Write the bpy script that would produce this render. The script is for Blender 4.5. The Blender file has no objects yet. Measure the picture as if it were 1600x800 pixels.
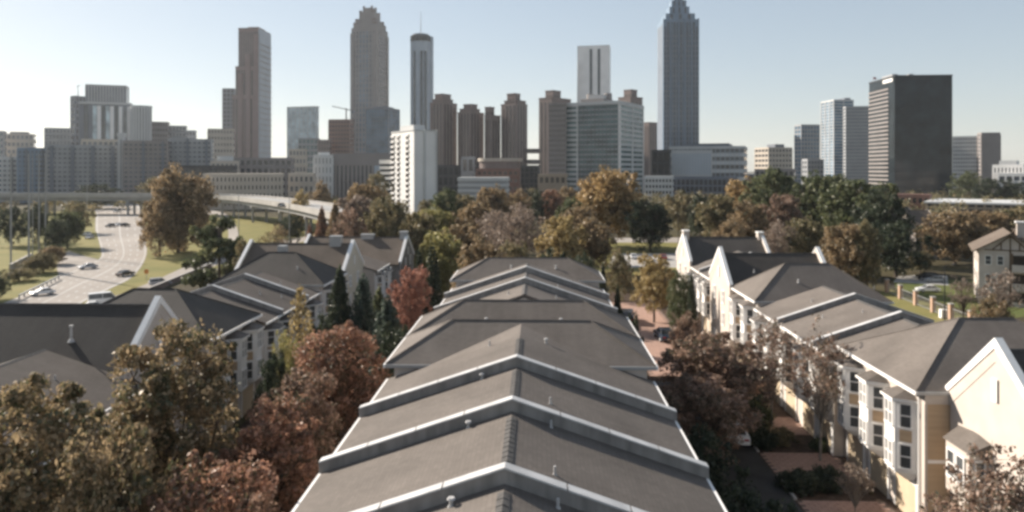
import bpy, math, random
import numpy as np
from mathutils import Vector, Matrix

# ---------------------------------------------------------------- camera, world, sun, exposure
SC = bpy.context.scene
COL = SC.collection
F_PX, HZ, CAM_Z, TH = 1150.0, 265.0, 21.2, 0.0339
cam_data = bpy.data.cameras.new("camera")
cam = bpy.data.objects.new("camera", cam_data)
COL.objects.link(cam)
cam.location = (0, 0, CAM_Z)
cam.rotation_euler = (math.pi / 2, 0, TH)
cam_data.sensor_width = 36
cam_data.lens = 36 * F_PX / 1600
cam_data.shift_y = -(400 - HZ) / 1600
cam_data.clip_start = 0.5
cam_data.clip_end = 14000
SC.camera = cam

SUN_EL, SUN_AZ = math.radians(28), math.radians(-58)     # azimuth measured from +Y, negative = towards -X
sun_vec = Vector((math.sin(SUN_AZ) * math.cos(SUN_EL), math.cos(SUN_AZ) * math.cos(SUN_EL), math.sin(SUN_EL)))
W = bpy.data.worlds.new("World")
SC.world = W
W.use_nodes = True
wn = W.node_tree
bg = wn.nodes["Background"]
sky = wn.nodes.new("ShaderNodeTexSky")
sky.sky_type = 'NISHITA'
sky.sun_disc = False
sky.sun_elevation = SUN_EL
sky.sun_rotation = SUN_AZ
sky.altitude = 300
sky.air_density = 1.0
sky.dust_density = 0.5
sky.ozone_density = 1.6
hsv = wn.nodes.new("ShaderNodeHueSaturation")
hsv.inputs["Saturation"].default_value = 0.9
gam = wn.nodes.new("ShaderNodeGamma")
gam.inputs["Gamma"].default_value = 0.55            # softens the glare beside the sun, evenly all round
wn.links.new(sky.outputs[0], gam.inputs["Color"])
wn.links.new(gam.outputs[0], hsv.inputs["Color"])
wn.links.new(hsv.outputs[0], bg.inputs["Color"])
bg.inputs["Strength"].default_value = 0.132

sd = bpy.data.lights.new("sun", 'SUN')
sun = bpy.data.objects.new("sun", sd)
COL.objects.link(sun)
sd.energy = 4.9
sd.angle = math.radians(0.5)
sd.color = (1.0, 0.91, 0.80)
sun.rotation_euler = sun_vec.to_track_quat('Z', 'Y').to_euler()

SC.view_settings.view_transform = 'Standard'
SC.view_settings.look = 'None'
SC.view_settings.gamma = 1
SC.view_settings.use_curve_mapping = False
SC.view_settings.exposure = 1.05
SC.cycles.pixel_filter_type = 'BLACKMAN_HARRIS'
SC.cycles.filter_width = 3.1
SC.cycles.max_bounces = 6
SC.cycles.diffuse_bounces = 3
SC.cycles.glossy_bounces = 2
SC.cycles.transmission_bounces = 3
SC.cycles.volume_bounces = 1
SC.cycles.transparent_max_bounces = 6
SC.cycles.use_denoising = True

# ---------------------------------------------------------------- helpers
rnd = random.Random(7)
CT, ST = math.cos(TH), math.sin(TH)


def cw(r, d):
    """camera-frame (right, depth) to world x, y"""
    return (r * CT - d * ST, r * ST + d * CT)


def at(u, d):
    return cw((u - 800) / F_PX * d, d)


def zat(v, d):
    return CAM_Z - (v - HZ) / F_PX * d


def gp(u, v, z=0.0):
    d = (CAM_Z - z) * F_PX / (v - HZ)
    x, y = at(u, d)
    return (x, y, z)


def tag(o, label=None, cat=None, group=None, kind=None):
    if label: o['label'] = label
    if cat: o['category'] = cat
    if group: o['group'] = group
    if kind: o['kind'] = kind
    return o


def empty(name, loc, label, cat, group=None, rz=0.0):
    o = bpy.data.objects.new(name, None)
    o.empty_display_size = 0.5
    COL.objects.link(o)
    o.location = loc
    o.rotation_euler = (0, 0, rz)
    return tag(o, label, cat, group)


def link(name, me, parent=None, m=None):
    o = bpy.data.objects.new(name, me)
    COL.objects.link(o)
    if parent: o.parent = parent
    if m is not None and len(me.materials) == 0:
        me.materials.append(m)
    elif m is not None and me.materials[0] != m:
        o.material_slots[0].link = 'OBJECT'
        o.material_slots[0].material = m
    return o


class MB:
    def __init__(s):
        s.v, s.f = [], []

    def add(s, vs, fs):
        b = len(s.v)
        s.v += [tuple(p) for p in vs]
        s.f += [tuple(b + i for i in f) for f in fs]
        return s

    def box(s, x0, x1, y0, y1, z0, z1):
        return s.add([(x0, y0, z0), (x1, y0, z0), (x1, y1, z0), (x0, y1, z0), (x0, y0, z1), (x1, y0, z1), (x1, y1, z1), (x0, y1, z1)],
                     [(3, 2, 1, 0), (4, 5, 6, 7), (0, 1, 5, 4), (1, 2, 6, 5), (2, 3, 7, 6), (3, 0, 4, 7)])

    def rbox(s, c, size, rz=0.0):
        hx, hy, hz = size[0] / 2, size[1] / 2, size[2] / 2
        a, b = math.cos(rz), math.sin(rz)
        vs = []
        for z in (-hz, hz):
            for x, y in ((-hx, -hy), (hx, -hy), (hx, hy), (-hx, hy)):
                vs.append((c[0] + x * a - y * b, c[1] + x * b + y * a, c[2] + z))
        return s.add(vs, [(3, 2, 1, 0), (4, 5, 6, 7), (0, 1, 5, 4), (1, 2, 6, 5), (2, 3, 7, 6), (3, 0, 4, 7)])

    def prism(s, poly, z0, z1, top_scale=None):
        n = len(poly)
        tp = poly
        if top_scale is not None:
            cx = sum(p[0] for p in poly) / n; cy = sum(p[1] for p in poly) / n
            tp = [(cx + (p[0] - cx) * top_scale, cy + (p[1] - cy) * top_scale) for p in poly]
        vs = [(p[0], p[1], z0) for p in poly] + [(p[0], p[1], z1) for p in tp]
        fs = [tuple(reversed(range(n))), tuple(range(n, 2 * n))] + [(i, (i + 1) % n, n + (i + 1) % n, n + i) for i in range(n)]
        return s.add(vs, fs)

    def extr(s, prof, axis, a0, a1):
        """profile of (p, q) extruded: axis 'x' -> (a, p, q); axis 'y' -> (p, a, q)"""
        n = len(prof)
        g = (lambda a, p: (a, p[0], p[1])) if axis == 'x' else (lambda a, p: (p[0], a, p[1]))
        vs = [g(a0, p) for p in prof] + [g(a1, p) for p in prof]
        return s.add(vs, [tuple(range(n)), tuple(reversed(range(n, 2 * n)))] + [(i, n + i, n + (i + 1) % n, (i + 1) % n) for i in range(n)])

    def tube(s, p0, p1, r0, r1, n=6):
        p0, p1 = Vector(p0), Vector(p1)
        d = (p1 - p0)
        if d.length < 1e-6: return s
        d.normalize()
        a = d.orthogonal().normalized(); b = d.cross(a)
        vs = []
        for p, r in ((p0, r0), (p1, r1)):
            for i in range(n):
                t = 2 * math.pi * i / n
                vs.append(tuple(p + a * (r * math.cos(t)) + b * (r * math.sin(t))))
        fs = [(i, (i + 1) % n, n + (i + 1) % n, n + i) for i in range(n)] + [tuple(reversed(range(n))), tuple(range(n, 2 * n))]
        return s.add(vs, fs)

    def slab(s, pts, t):
        """planar polygon given by its top corners, thickness t downwards"""
        n = len(pts)
        vs = [tuple(p) for p in pts] + [(p[0], p[1], p[2] - t) for p in pts]
        return s.add(vs, [tuple(range(n)), tuple(reversed(range(n, 2 * n)))] + [(i, n + i, n + (i + 1) % n, (i + 1) % n) for i in range(n)])

    def mesh(s, name, off=(0, 0, 0), fix=True):
        me = bpy.data.meshes.new(name)
        me.from_pydata([(a - off[0], b - off[1], c - off[2]) for a, b, c in s.v], [], s.f)
        if fix:
            import bmesh
            bm = bmesh.new(); bm.from_mesh(me)
            bmesh.ops.recalc_face_normals(bm, faces=bm.faces)
            bm.to_mesh(me); bm.free()
        return me

    def build(s, name, m, parent=None, root=None):
        """vertices are in world space; the root's (unrotated) location is taken off"""
        off = (0, 0, 0)
        r = root or parent
        while r is not None and r.parent is not None: r = r.parent
        if r is not None: off = r.location
        return link(name, s.mesh(name, off), parent, m)


# ---------------------------------------------------------------- materials
M = {}


def mat(name, col, rough=0.85, var=0.12, scale=1.5, bump=0.0, bscale=20.0, metal=0.0, spec=0.22, col2=None, detail=4.0, stretch=None):
    m = bpy.data.materials.new(name)
    m.use_nodes = True
    nt = m.node_tree
    b = nt.nodes["Principled BSDF"]
    b.inputs["Roughness"].default_value = rough
    b.inputs["Metallic"].default_value = metal
    b.inputs["Specular IOR Level"].default_value = spec
    geo = nt.nodes.new("ShaderNodeNewGeometry")
    vec = geo.outputs["Position"]
    if stretch:
        vm = nt.nodes.new("ShaderNodeVectorMath"); vm.operation = 'MULTIPLY'
        vm.inputs[1].default_value = stretch
        nt.links.new(vec, vm.inputs[0]); vec = vm.outputs[0]
    nz = nt.nodes.new("ShaderNodeTexNoise")
    nz.inputs["Scale"].default_value = scale
    nz.inputs["Detail"].default_value = detail
    nt.links.new(vec, nz.inputs["Vector"])
    rp = nt.nodes.new("ShaderNodeValToRGB")
    c2 = col2 or tuple(c * (1 - var) for c in col)
    c1 = col if col2 else tuple(min(1, c * (1 + var)) for c in col)
    rp.color_ramp.elements[0].position = 0.32
    rp.color_ramp.elements[1].position = 0.68
    rp.color_ramp.elements[0].color = (*c2, 1)
    rp.color_ramp.elements[1].color = (*c1, 1)
    nt.links.new(nz.outputs[0], rp.inputs[0])
    nt.links.new(rp.outputs[0], b.inputs["Base Color"])
    if bump:
        n2 = nt.nodes.new("ShaderNodeTexNoise"); n2.inputs["Scale"].default_value = bscale
        nt.links.new(geo.outputs["Position"], n2.inputs["Vector"])
        bp = nt.nodes.new("ShaderNodeBump"); bp.inputs["Strength"].default_value = bump
        bp.inputs["Distance"].default_value = 0.05
        nt.links.new(n2.outputs[0], bp.inputs["Height"])
        nt.links.new(bp.outputs[0], b.inputs["Normal"])
    M[name] = m
    return m


def roof_mat(name, col):
    """asphalt shingles: staggered tabs in courses by height, granule noise, broad weathering"""
    m = bpy.data.materials.new(name); m.use_nodes = True
    nt = m.node_tree; b = nt.nodes["Principled BSDF"]
    b.inputs["Roughness"].default_value = 0.78
    b.inputs["Specular IOR Level"].default_value = 0.12
    geo = nt.nodes.new("ShaderNodeNewGeometry")
    sep = nt.nodes.new("ShaderNodeSeparateXYZ"); nt.links.new(geo.outputs["Position"], sep.inputs[0])
    nsep = nt.nodes.new("ShaderNodeSeparateXYZ"); nt.links.new(geo.outputs["Normal"], nsep.inputs[0])

    def math_(op, a, b2=None):
        n = nt.nodes.new("ShaderNodeMath"); n.operation = op
        for i, x in enumerate((a, b2)):
            if x is None: continue
            if hasattr(x, "links"): nt.links.new(x, n.inputs[i])
            else: n.inputs[i].default_value = x
        return n.outputs[0]
    ax = math_('ABSOLUTE', nsep.outputs[0]); ay = math_('ABSOLUTE', nsep.outputs[1])
    facex = math_('GREATER_THAN', ax, ay)
    mx = nt.nodes.new("ShaderNodeMix"); mx.data_type = 'FLOAT'
    nt.links.new(facex, mx.inputs[0]); nt.links.new(sep.outputs[0], mx.inputs[2]); nt.links.new(sep.outputs[1], mx.inputs[3])
    comb = nt.nodes.new("ShaderNodeCombineXYZ")
    nt.links.new(mx.outputs[0], comb.inputs[0]); nt.links.new(math_('MULTIPLY', sep.outputs[2], 2.6), comb.inputs[1])
    br = nt.nodes.new("ShaderNodeTexBrick")
    br.inputs["Scale"].default_value = 1.0
    br.inputs["Brick Width"].default_value = 0.30; br.inputs["Row Height"].default_value = 0.14
    br.inputs["Mortar Size"].default_value = 0.012; br.inputs["Mortar Smooth"].default_value = 0.3
    br.inputs["Color1"].default_value = (*[c * 1.06 for c in col], 1)
    br.inputs["Color2"].default_value = (*[c * 0.93 for c in col], 1)
    br.inputs["Mortar"].default_value = (*[c * 0.85 for c in col], 1)
    nt.links.new(comb.outputs[0], br.inputs["Vector"])
    nz = nt.nodes.new("ShaderNodeTexNoise"); nz.inputs["Scale"].default_value = 0.35; nz.inputs["Detail"].default_value = 5
    nt.links.new(geo.outputs["Position"], nz.inputs["Vector"])
    n3 = nt.nodes.new("ShaderNodeTexNoise"); n3.inputs["Scale"].default_value = 9; n3.inputs["Detail"].default_value = 6; n3.inputs["Roughness"].default_value = 0.75
    nt.links.new(geo.outputs["Position"], n3.inputs["Vector"])
    n4 = nt.nodes.new("ShaderNodeTexNoise"); n4.inputs["Scale"].default_value = 1.0; n4.inputs["Detail"].default_value = 4
    vs = nt.nodes.new("ShaderNodeCombineXYZ")
    nt.links.new(math_('MULTIPLY', mx.outputs[0], 2.6), vs.inputs[0]); nt.links.new(math_('MULTIPLY', sep.outputs[2], 0.5), vs.inputs[1])
    nt.links.new(vs.outputs[0], n4.inputs["Vector"])
    s1 = math_('MULTIPLY', math_('ADD', math_('MULTIPLY', nz.outputs[0], 1.2), math_('ADD', math_('MULTIPLY', n3.outputs[0], 0.7), math_('MULTIPLY', n4.outputs[0], 0.5))), 0.62)
    s2 = math_('ADD', s1, 0.26)
    oi = nt.nodes.new("ShaderNodeObjectInfo")          # each roof was laid in its own year
    s2 = math_('MULTIPLY', s2, math_('ADD', math_('MULTIPLY', oi.outputs["Random"], 0.22), 0.89))
    vm = nt.nodes.new("ShaderNodeVectorMath"); vm.operation = 'SCALE'
    nt.links.new(br.outputs[0], vm.inputs[0]); nt.links.new(s2, vm.inputs["Scale"])
    nt.links.new(vm.outputs[0], b.inputs["Base Color"])
    bp = nt.nodes.new("ShaderNodeBump"); bp.inputs["Strength"].default_value = 0.25; bp.inputs["Distance"].default_value = 0.02
    nt.links.new(math_('ADD', br.outputs[1], n3.outputs[0]), bp.inputs["Height"])
    nt.links.new(bp.outputs[0], b.inputs["Normal"])
    M[name] = m
    return m


def leaf_mat(name, ca, cb, cc=None, trans=0.38):
    m = bpy.data.materials.new(name); m.use_nodes = True
    nt = m.node_tree; nt.nodes.remove(nt.nodes["Principled BSDF"])
    out = nt.nodes["Material Output"]
    geo = nt.nodes.new("ShaderNodeNewGeometry")
    nz = nt.nodes.new("ShaderNodeTexNoise"); nz.inputs["Scale"].default_value = 0.55; nz.inputs["Detail"].default_value = 4
    nt.links.new(geo.outputs["Position"], nz.inputs["Vector"])
    ad = nt.nodes.new("ShaderNodeMath"); ad.operation = 'MULTIPLY_ADD'
    nt.links.new(geo.outputs["Random Per Island"], ad.inputs[0]); ad.inputs[1].default_value = 0.85
    ml = nt.nodes.new("ShaderNodeMath"); ml.operation = 'MULTIPLY_ADD'
    nt.links.new(nz.outputs[0], ml.inputs[0]); ml.inputs[1].default_value = 1.5; ml.inputs[2].default_value = -0.68
    nt.links.new(ml.outputs[0], ad.inputs[2])
    rp = nt.nodes.new("ShaderNodeValToRGB")
    e = rp.color_ramp.elements
    e[0].position = 0.05; e[0].color = (*ca, 1)
    e[1].position = 0.95; e[1].color = (*(cc or cb), 1)
    if cc:
        x = e.new(0.5); x.color = (*cb, 1)
    nt.links.new(ad.outputs[0], rp.inputs[0])
    df = nt.nodes.new("ShaderNodeBsdfDiffuse"); tr = nt.nodes.new("ShaderNodeBsdfTranslucent")
    nt.links.new(rp.outputs[0], df.inputs[0]); nt.links.new(rp.outputs[0], tr.inputs[0])
    mx = nt.nodes.new("ShaderNodeMixShader"); mx.inputs[0].default_value = trans
    nt.links.new(df.outputs[0], mx.inputs[1]); nt.links.new(tr.outputs[0], mx.inputs[2])
    gl = nt.nodes.new("ShaderNodeBsdfGlossy"); gl.inputs["Roughness"].default_value = 0.42; gl.inputs["Color"].default_value = (0.9, 0.88, 0.84, 1)
    m2 = nt.nodes.new("ShaderNodeMixShader"); m2.inputs[0].default_value = 0.028
    nt.links.new(mx.outputs[0], m2.inputs[1]); nt.links.new(gl.outputs[0], m2.inputs[2])
    nt.links.new(m2.outputs[0], out.inputs[0])
    M[name] = m
    return m


def glass_mat(name, col, rough=0.12, spec=0.6, var=0.5, scale=0.11):
    return mat(name, col, rough=rough, var=var, scale=scale, spec=spec)  # uneven reflections are imitated by noise in the glass colour


# houses
roof_mat("shingle_grey", (0.142, 0.123, 0.108))
roof_mat("shingle_mid", (0.112, 0.096, 0.084))
roof_mat("shingle_dark", (0.074, 0.066, 0.059))
roof_mat("shingle_brown", (0.14, 0.112, 0.09))
mat("ridge", (0.085, 0.080, 0.076), bump=0.4, var=0.25, scale=6)
mat("parapet", (0.262, 0.243, 0.225), var=0.22, scale=1.0, bump=0.1, stretch=(2.5, 2.5, 0.5), detail=6)
mat("coping", (0.52, 0.51, 0.50), rough=0.45, var=0.14, scale=1.3)
mat("cream", (0.51, 0.448, 0.392), var=0.08, scale=0.7, detail=7, bump=0.08, bscale=60)
mat("cream_siding", (0.60, 0.53, 0.42), var=0.06, scale=0.8, stretch=(0.3, 0.3, 7))
mat("white_trim", (0.80, 0.775, 0.74), var=0.04, scale=2, rough=0.6)
mat("tan_siding", (0.46, 0.34, 0.225), var=0.08, scale=0.8, stretch=(0.3, 0.3, 7))
mat("tan_brick", (0.36, 0.25, 0.17), var=0.14, scale=5, bump=0.2)
mat("curtain", (0.30, 0.29, 0.275), rough=0.3, var=0.3, scale=0.9)
mat("pole_grey", (0.30, 0.30, 0.30), rough=0.6, var=0.1)
mat("house_glass", (0.075, 0.078, 0.08), rough=0.12, var=0.5, scale=0.6, spec=0.6)
mat("garage", (0.50, 0.40, 0.28), var=0.05, scale=2)
mat("door_paint", (0.10, 0.07, 0.05), var=0.1)
mat("metal_grey", (0.35, 0.35, 0.35), rough=0.5, metal=0.3, var=0.08)
mat("vent_metal", (0.42, 0.41, 0.40), rough=0.6, var=0.2, scale=6)
mat("tar", (0.13, 0.12, 0.11), var=0.3, scale=1.5)  # dark tone of the shadow lines painted on the highway
mat("dark_metal", (0.03, 0.03, 0.03), rough=0.5, var=0.1)
mat("pale_metal", (0.60, 0.60, 0.59), rough=0.45, var=0.05)
# ground
mat("grass_base", (0.085, 0.075, 0.040), var=0.4, scale=0.06, bump=0.3, bscale=3, detail=8, col2=(0.06, 0.05, 0.035), spec=0.04)
mat("lawn", (0.225, 0.195, 0.08), scale=0.12, bump=0.3, bscale=4, detail=10, col2=(0.16, 0.155, 0.06), spec=0.04)
mat("green_lawn", (0.12, 0.125, 0.05), scale=0.4, bump=0.3, bscale=4, detail=8, col2=(0.09, 0.11, 0.04), spec=0.04)
mat("mulch", (0.07, 0.05, 0.038), scale=2, var=0.35, bump=0.4, bscale=8, spec=0.04)
mat("concrete_road", (0.335, 0.303, 0.272), scale=0.07, var=0.13, detail=8, stretch=(1, 0.25, 1), spec=0.04)
mat("asphalt", (0.060, 0.058, 0.056), scale=0.5, var=0.2, bump=0.15, bscale=40, spec=0.04)
mat("concrete", (0.36, 0.34, 0.315), scale=0.3, var=0.12)
mat("road_paint", (0.5, 0.49, 0.47), scale=4, var=0.1)
mat("bridge_concrete", (0.30, 0.295, 0.285), scale=0.15, var=0.15)
mat("boulder_stone", (0.33, 0.31, 0.28), scale=1.5, var=0.25, bump=0.4, bscale=4)
# car paints
for n, c in (("car_white", (0.72, 0.72, 0.72)), ("car_silver", (0.38, 0.39, 0.41)), ("car_black", (0.02, 0.02, 0.022)), ("car_blue", (0.03, 0.045, 0.07)), ("car_red", (0.25, 0.04, 0.03))):
    mat(n, c, rough=0.25, var=0.03, spec=0.6)
mat("rubber", (0.02, 0.02, 0.02), var=0.1)
mat("tail_lamp", (0.30, 0.02, 0.02), rough=0.3, var=0.05)
mat("head_lamp", (0.7, 0.7, 0.68), rough=0.2, var=0.05)
# trees
mat("bark", (0.085, 0.068, 0.055), var=0.3, scale=3, bump=0.4)
mat("bark_pale", (0.26, 0.225, 0.19), var=0.25, scale=3, bump=0.3)
leaf_mat("leaf_olive", (0.075, 0.085, 0.042), (0.26, 0.2, 0.115), (0.48, 0.35, 0.21))
leaf_mat("leaf_gold", (0.194, 0.151, 0.065), (0.389, 0.292, 0.130), (0.562, 0.432, 0.216))
leaf_mat("leaf_rust", (0.095, 0.085, 0.05), (0.3, 0.165, 0.11), (0.48, 0.27, 0.185))
leaf_mat("leaf_maroon", (0.095, 0.088, 0.055), (0.25, 0.165, 0.12), (0.42, 0.28, 0.21))
leaf_mat("leaf_brown", (0.115, 0.1, 0.058), (0.28, 0.2, 0.115), (0.43, 0.31, 0.18))
leaf_mat("leaf_orange", (0.17, 0.135, 0.065), (0.37, 0.25, 0.115), (0.52, 0.36, 0.18))
leaf_mat("leaf_green", (0.045, 0.06, 0.03), (0.105, 0.125, 0.06), (0.2, 0.2, 0.1))
leaf_mat("leaf_dark", (0.020, 0.030, 0.020), (0.043, 0.058, 0.035), (0.087, 0.096, 0.055))
leaf_mat("leaf_lime", (0.161, 0.161, 0.061), (0.309, 0.282, 0.114), (0.457, 0.389, 0.161))
leaf_mat("leaf_mixed", (0.075, 0.088, 0.045), (0.2, 0.17, 0.09), (0.35, 0.27, 0.15))
leaf_mat("leaf_bare", (0.172, 0.138, 0.112), (0.264, 0.204, 0.164), (0.369, 0.283, 0.217))
leaf_mat("leaf_pink", (0.216, 0.108, 0.081), (0.389, 0.184, 0.130), (0.518, 0.281, 0.205))
leaf_mat("leaf_blue", (0.041, 0.060, 0.050), (0.080, 0.105, 0.080), (0.138, 0.163, 0.117))
# ---------------------------------------------------------------- setting: ground, roads
def sheet(name, pts, z, m, label=None):
    o = MB().add([(p[0], p[1], z) for p in pts], [tuple(range(len(pts)))]).build(name, m)
    # make sure it faces up
    if o.data.polygons[0].normal.z < 0:
        o.data.flip_normals()
    o['kind'] = 'structure'
    if label: o['label'] = label
    return o


def gsheet(name, uv, z, m, label=None):
    return sheet(name, [gp(u, v)[:2] for u, v in uv], z, m, label)


sheet("ground", [(-6000, -300), (6000, -300), (6000, 8000), (-6000, 8000)], 0.0, M["grass_base"], "brown autumn ground under the town")

# highway, from far (under the overpass) to near
HL = [(146, 318), (149, 334), (149, 360), (157, 388), (154, 405), (110, 425), (94, 432), (31, 463), (-40, 490), (-220, 560)]
HR = [(216, 318), (224, 337), (227, 370), (229, 398), (210, 430), (175, 450), (140, 467), (100, 490), (20, 540)]


def resample(uv, n):
    P = [Vector((*gp(u, v)[:2], 0)) for u, v in uv]
    # smooth (Catmull-Rom) then sample evenly by index
    out = []
    for i in range(n):
        t = i / (n - 1) * (len(P) - 1)
        k = min(int(t), len(P) - 2); f = t - k
        p0, p1, p2, p3 = P[max(k - 1, 0)], P[k], P[k + 1], P[min(k + 2, len(P) - 1)]
        q = 0.5 * ((2 * p1) + (p2 - p0) * f + (2 * p0 - 5 * p1 + 4 * p2 - p3) * f * f + (3 * p1 - p0 - 3 * p2 + p3) * f ** 3)
        out.append(q)
    return out


def ribbon(name, A, B, z, m, a=0.0, b=1.0, kind='structure', parent=None):
    vs, fs = [], []
    for p, q in zip(A, B):
        vs += [tuple(p.lerp(q, a).to_3d() + Vector((0, 0, z))), tuple(p.lerp(q, b).to_3d() + Vector((0, 0, z)))]
    for i in range(len(A) - 1):
        fs.append((2 * i, 2 * i + 1, 2 * i + 3, 2 * i + 2))
    o = MB().add(vs, fs).build(name, m, parent)
    if o.data.polygons[0].normal.z < 0: o.data.flip_normals()
    if parent is None: o['kind'] = kind
    return o


gsheet("highway_verge", [(120, 330), (250, 330), (520, 345), (520, 395), (300, 425), (180, 485), (40, 560), (-300, 560), (-300, 380), (60, 330)], 0.004, M["lawn"], "dry yellow grass beside the highway")
HLs, HRs = resample(HL, 60), resample(HR, 60)
hw = ribbon("highway", HLs, HRs, 0.012, M["concrete_road"]); hw['label'] = "pale concrete highway curving down under the overpass"
for k, (a, b) in enumerate(((0.03, 0.045), (0.955, 0.97), (0.49, 0.505))):
    ribbon("road_marking", HLs, HRs, 0.018, M["road_paint"], a, b)
mk = MB()
for fr in (0.2, 0.35, 0.65, 0.8):
    for i in range(0, 58, 2):
        p, q = HLs[i].lerp(HRs[i], fr), HLs[i + 1].lerp(HRs[i + 1], fr)
        dr = (q - p).normalized(); nn = Vector((-dr.y, dr.x, 0)) * 0.09
        q = p + (q - p) * 0.7
        mk.add([(p - nn + Vector((0, 0, 0.018)))[:], (p + nn + Vector((0, 0, 0.018)))[:], (q + nn + Vector((0, 0, 0.018)))[:], (q - nn + Vector((0, 0, 0.018)))[:]], [(0, 1, 2, 3)])
o = mk.build("road_marking", M["road_paint"]); o['kind'] = 'structure'; o['label'] = "dashed white lane lines on the highway"
shadow_rows = [i for i in range(3, 58, 4)]  # thin dark strips painting shadows of wires across the highway
for i in shadow_rows:
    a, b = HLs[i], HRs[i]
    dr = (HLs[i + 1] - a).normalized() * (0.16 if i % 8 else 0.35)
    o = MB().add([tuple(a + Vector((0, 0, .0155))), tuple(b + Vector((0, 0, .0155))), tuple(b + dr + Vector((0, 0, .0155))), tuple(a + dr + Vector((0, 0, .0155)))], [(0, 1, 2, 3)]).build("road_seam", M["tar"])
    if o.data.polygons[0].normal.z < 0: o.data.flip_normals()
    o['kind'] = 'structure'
# slip road joining on the left with a grass island
gsheet("slip_road", [(94, 398), (108, 392), (128, 399), (152, 405), (150, 418), (112, 427), (92, 433), (88, 415)], 0.008, M["concrete_road"], "pale slip road joining the highway")
gsheet("grass_island", [(131, 368), (151, 362), (157, 388), (153, 403), (128, 395)], 0.014, M["lawn"], "grass island between slip road and highway")
# frontage street right of the highway
SL = resample([(133, 481), (165, 467), (192, 458), (245, 437), (292, 416), (345, 398), (440, 375), (540, 362)], 30)
SR = resample([(150, 490), (185, 476), (215, 467), (262, 447), (305, 427), (360, 408), (450, 382), (545, 367)], 30)
o = ribbon("frontage_street", SL, SR, 0.010, M["concrete_road"]); o['label'] = "frontage street with parked cars beside the grass verge"
# curved ramp under the overpass
RL = resample([(262, 335), (300, 330), (331, 329), (352, 334), (365, 345), (372, 362), (370, 380)], 24)
RR = resample([(262, 343), (300, 337), (326, 336), (343, 341), (353, 351), (357, 366), (354, 384)], 24)
o = ribbon("ramp_road", RL, RR, 0.014, M["concrete_road"]); o['label'] = "pale ramp curving below the overpass"

# streets of the housing estate
sheet("alley_road", [(9.5, 10), (16.5, 10), (16.5, 74), (9.5, 74)], 0.010, M["asphalt"], "dark asphalt alley between the townhouse rows")
mulch = sheet("planting_bed", [(-24.5, 8), (24.5, 8), (24.5, 128), (-24.5, 128)], 0.005, M["mulch"], "dark mulch and soil between the townhouse rows")
gsheet("park_lawn", [(870, 372), (1080, 372), (1120, 392), (1050, 430), (900, 430)], 0.006, M["lawn"], "dry park lawn behind the townhouses")
gsheet("parking_lot", [(960, 396), (1110, 396), (1120, 418), (950, 418)], 0.011, M["concrete"], "grey parking lot behind the park trees")
gsheet("cross_street", [(960, 372), (1100, 371), (1330, 385), (1330, 392), (1100, 379), (960, 379)], 0.015, M["concrete_road"], "pale cross street behind the park")
gsheet("bank_lawn", [(1392, 452), (1560, 512), (1620, 540), (1500, 560), (1330, 470)], 0.006, M["lawn"], "golden dry grass bank behind the right row")
gsheet("green_lawn", [(1395, 436), (1600, 440), (1640, 490), (1560, 500), (1400, 452)], 0.009, M["green_lawn"], "green lawn beyond the brick post fence")
gsheet("driveway", [(1396, 441), (1402, 432), (1445, 429), (1480, 431), (1482, 446), (1430, 443)], 0.013, M["concrete"], "pale driveway on the green lawn")

# brick pavers: near courses laid one by one, the rest one mass
mat("paver_a", (0.36, 0.235, 0.185), var=0.15, scale=3)
mat("paver_joint", (0.12, 0.09, 0.075), var=0.1, scale=3)


def paver_area(name, x0, x1, y0, y1, label, size=0.6, z=0.02):
    root = MB().add([(x0, y0, z - 0.002), (x1, y0, z - 0.002), (x1, y1, z - 0.002), (x0, y1, z - 0.002)], [(0, 1, 2, 3)]).build(name, M["paver_joint"])
    root['kind'] = 'structure'; root['label'] = label
    mb = MB(); r = random.Random(3)
    nx, ny = int((x1 - x0) / (size)), int((y1 - y0) / (size / 2))
    for j in range(ny):
        for i in range(nx):
            xx = x0 + i * size + (size / 2 if j % 2 else 0); yy = y0 + j * size / 2
            if xx + size > x1: continue
            mb.box(xx + 0.02, xx + size - 0.02, yy + 0.02, yy + size / 2 - 0.02, z - 0.01, z + 0.012 + r.random() * 0.01)
    o = mb.build("paver", M["paver_a"], root); o['kind'] = 'stuff'
    return root


paver_area("brick_street", 11.6, 18.6, 76, 118, "pink brick paved street between the far townhouses", 0.9)
for i, y in enumerate((43.5, 51.5, 59.5)):
    paver_area("brick_driveway", 16.6, 22.2, y, y + 4.2, ["brick driveway at the bottom near the dark blue car", "pink brick driveway behind the hedge, nearest the bare tree", "pink brick driveway behind the round green shrub"][i])
# kerbs along the alley
for x in (9.3, 16.5):
    for (a, b) in ((10, 43.4), (47.8, 51.4), (55.8, 59.4), (63.8, 74)) if x > 10 else ((10, 74),):
        o = MB().box(x, x + 0.18, a, b, 0.0, 0.13).build("kerb", M["concrete"]); o['kind'] = 'structure'

# ---------------------------------------------------------------- townhouses
_wp = {}


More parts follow.
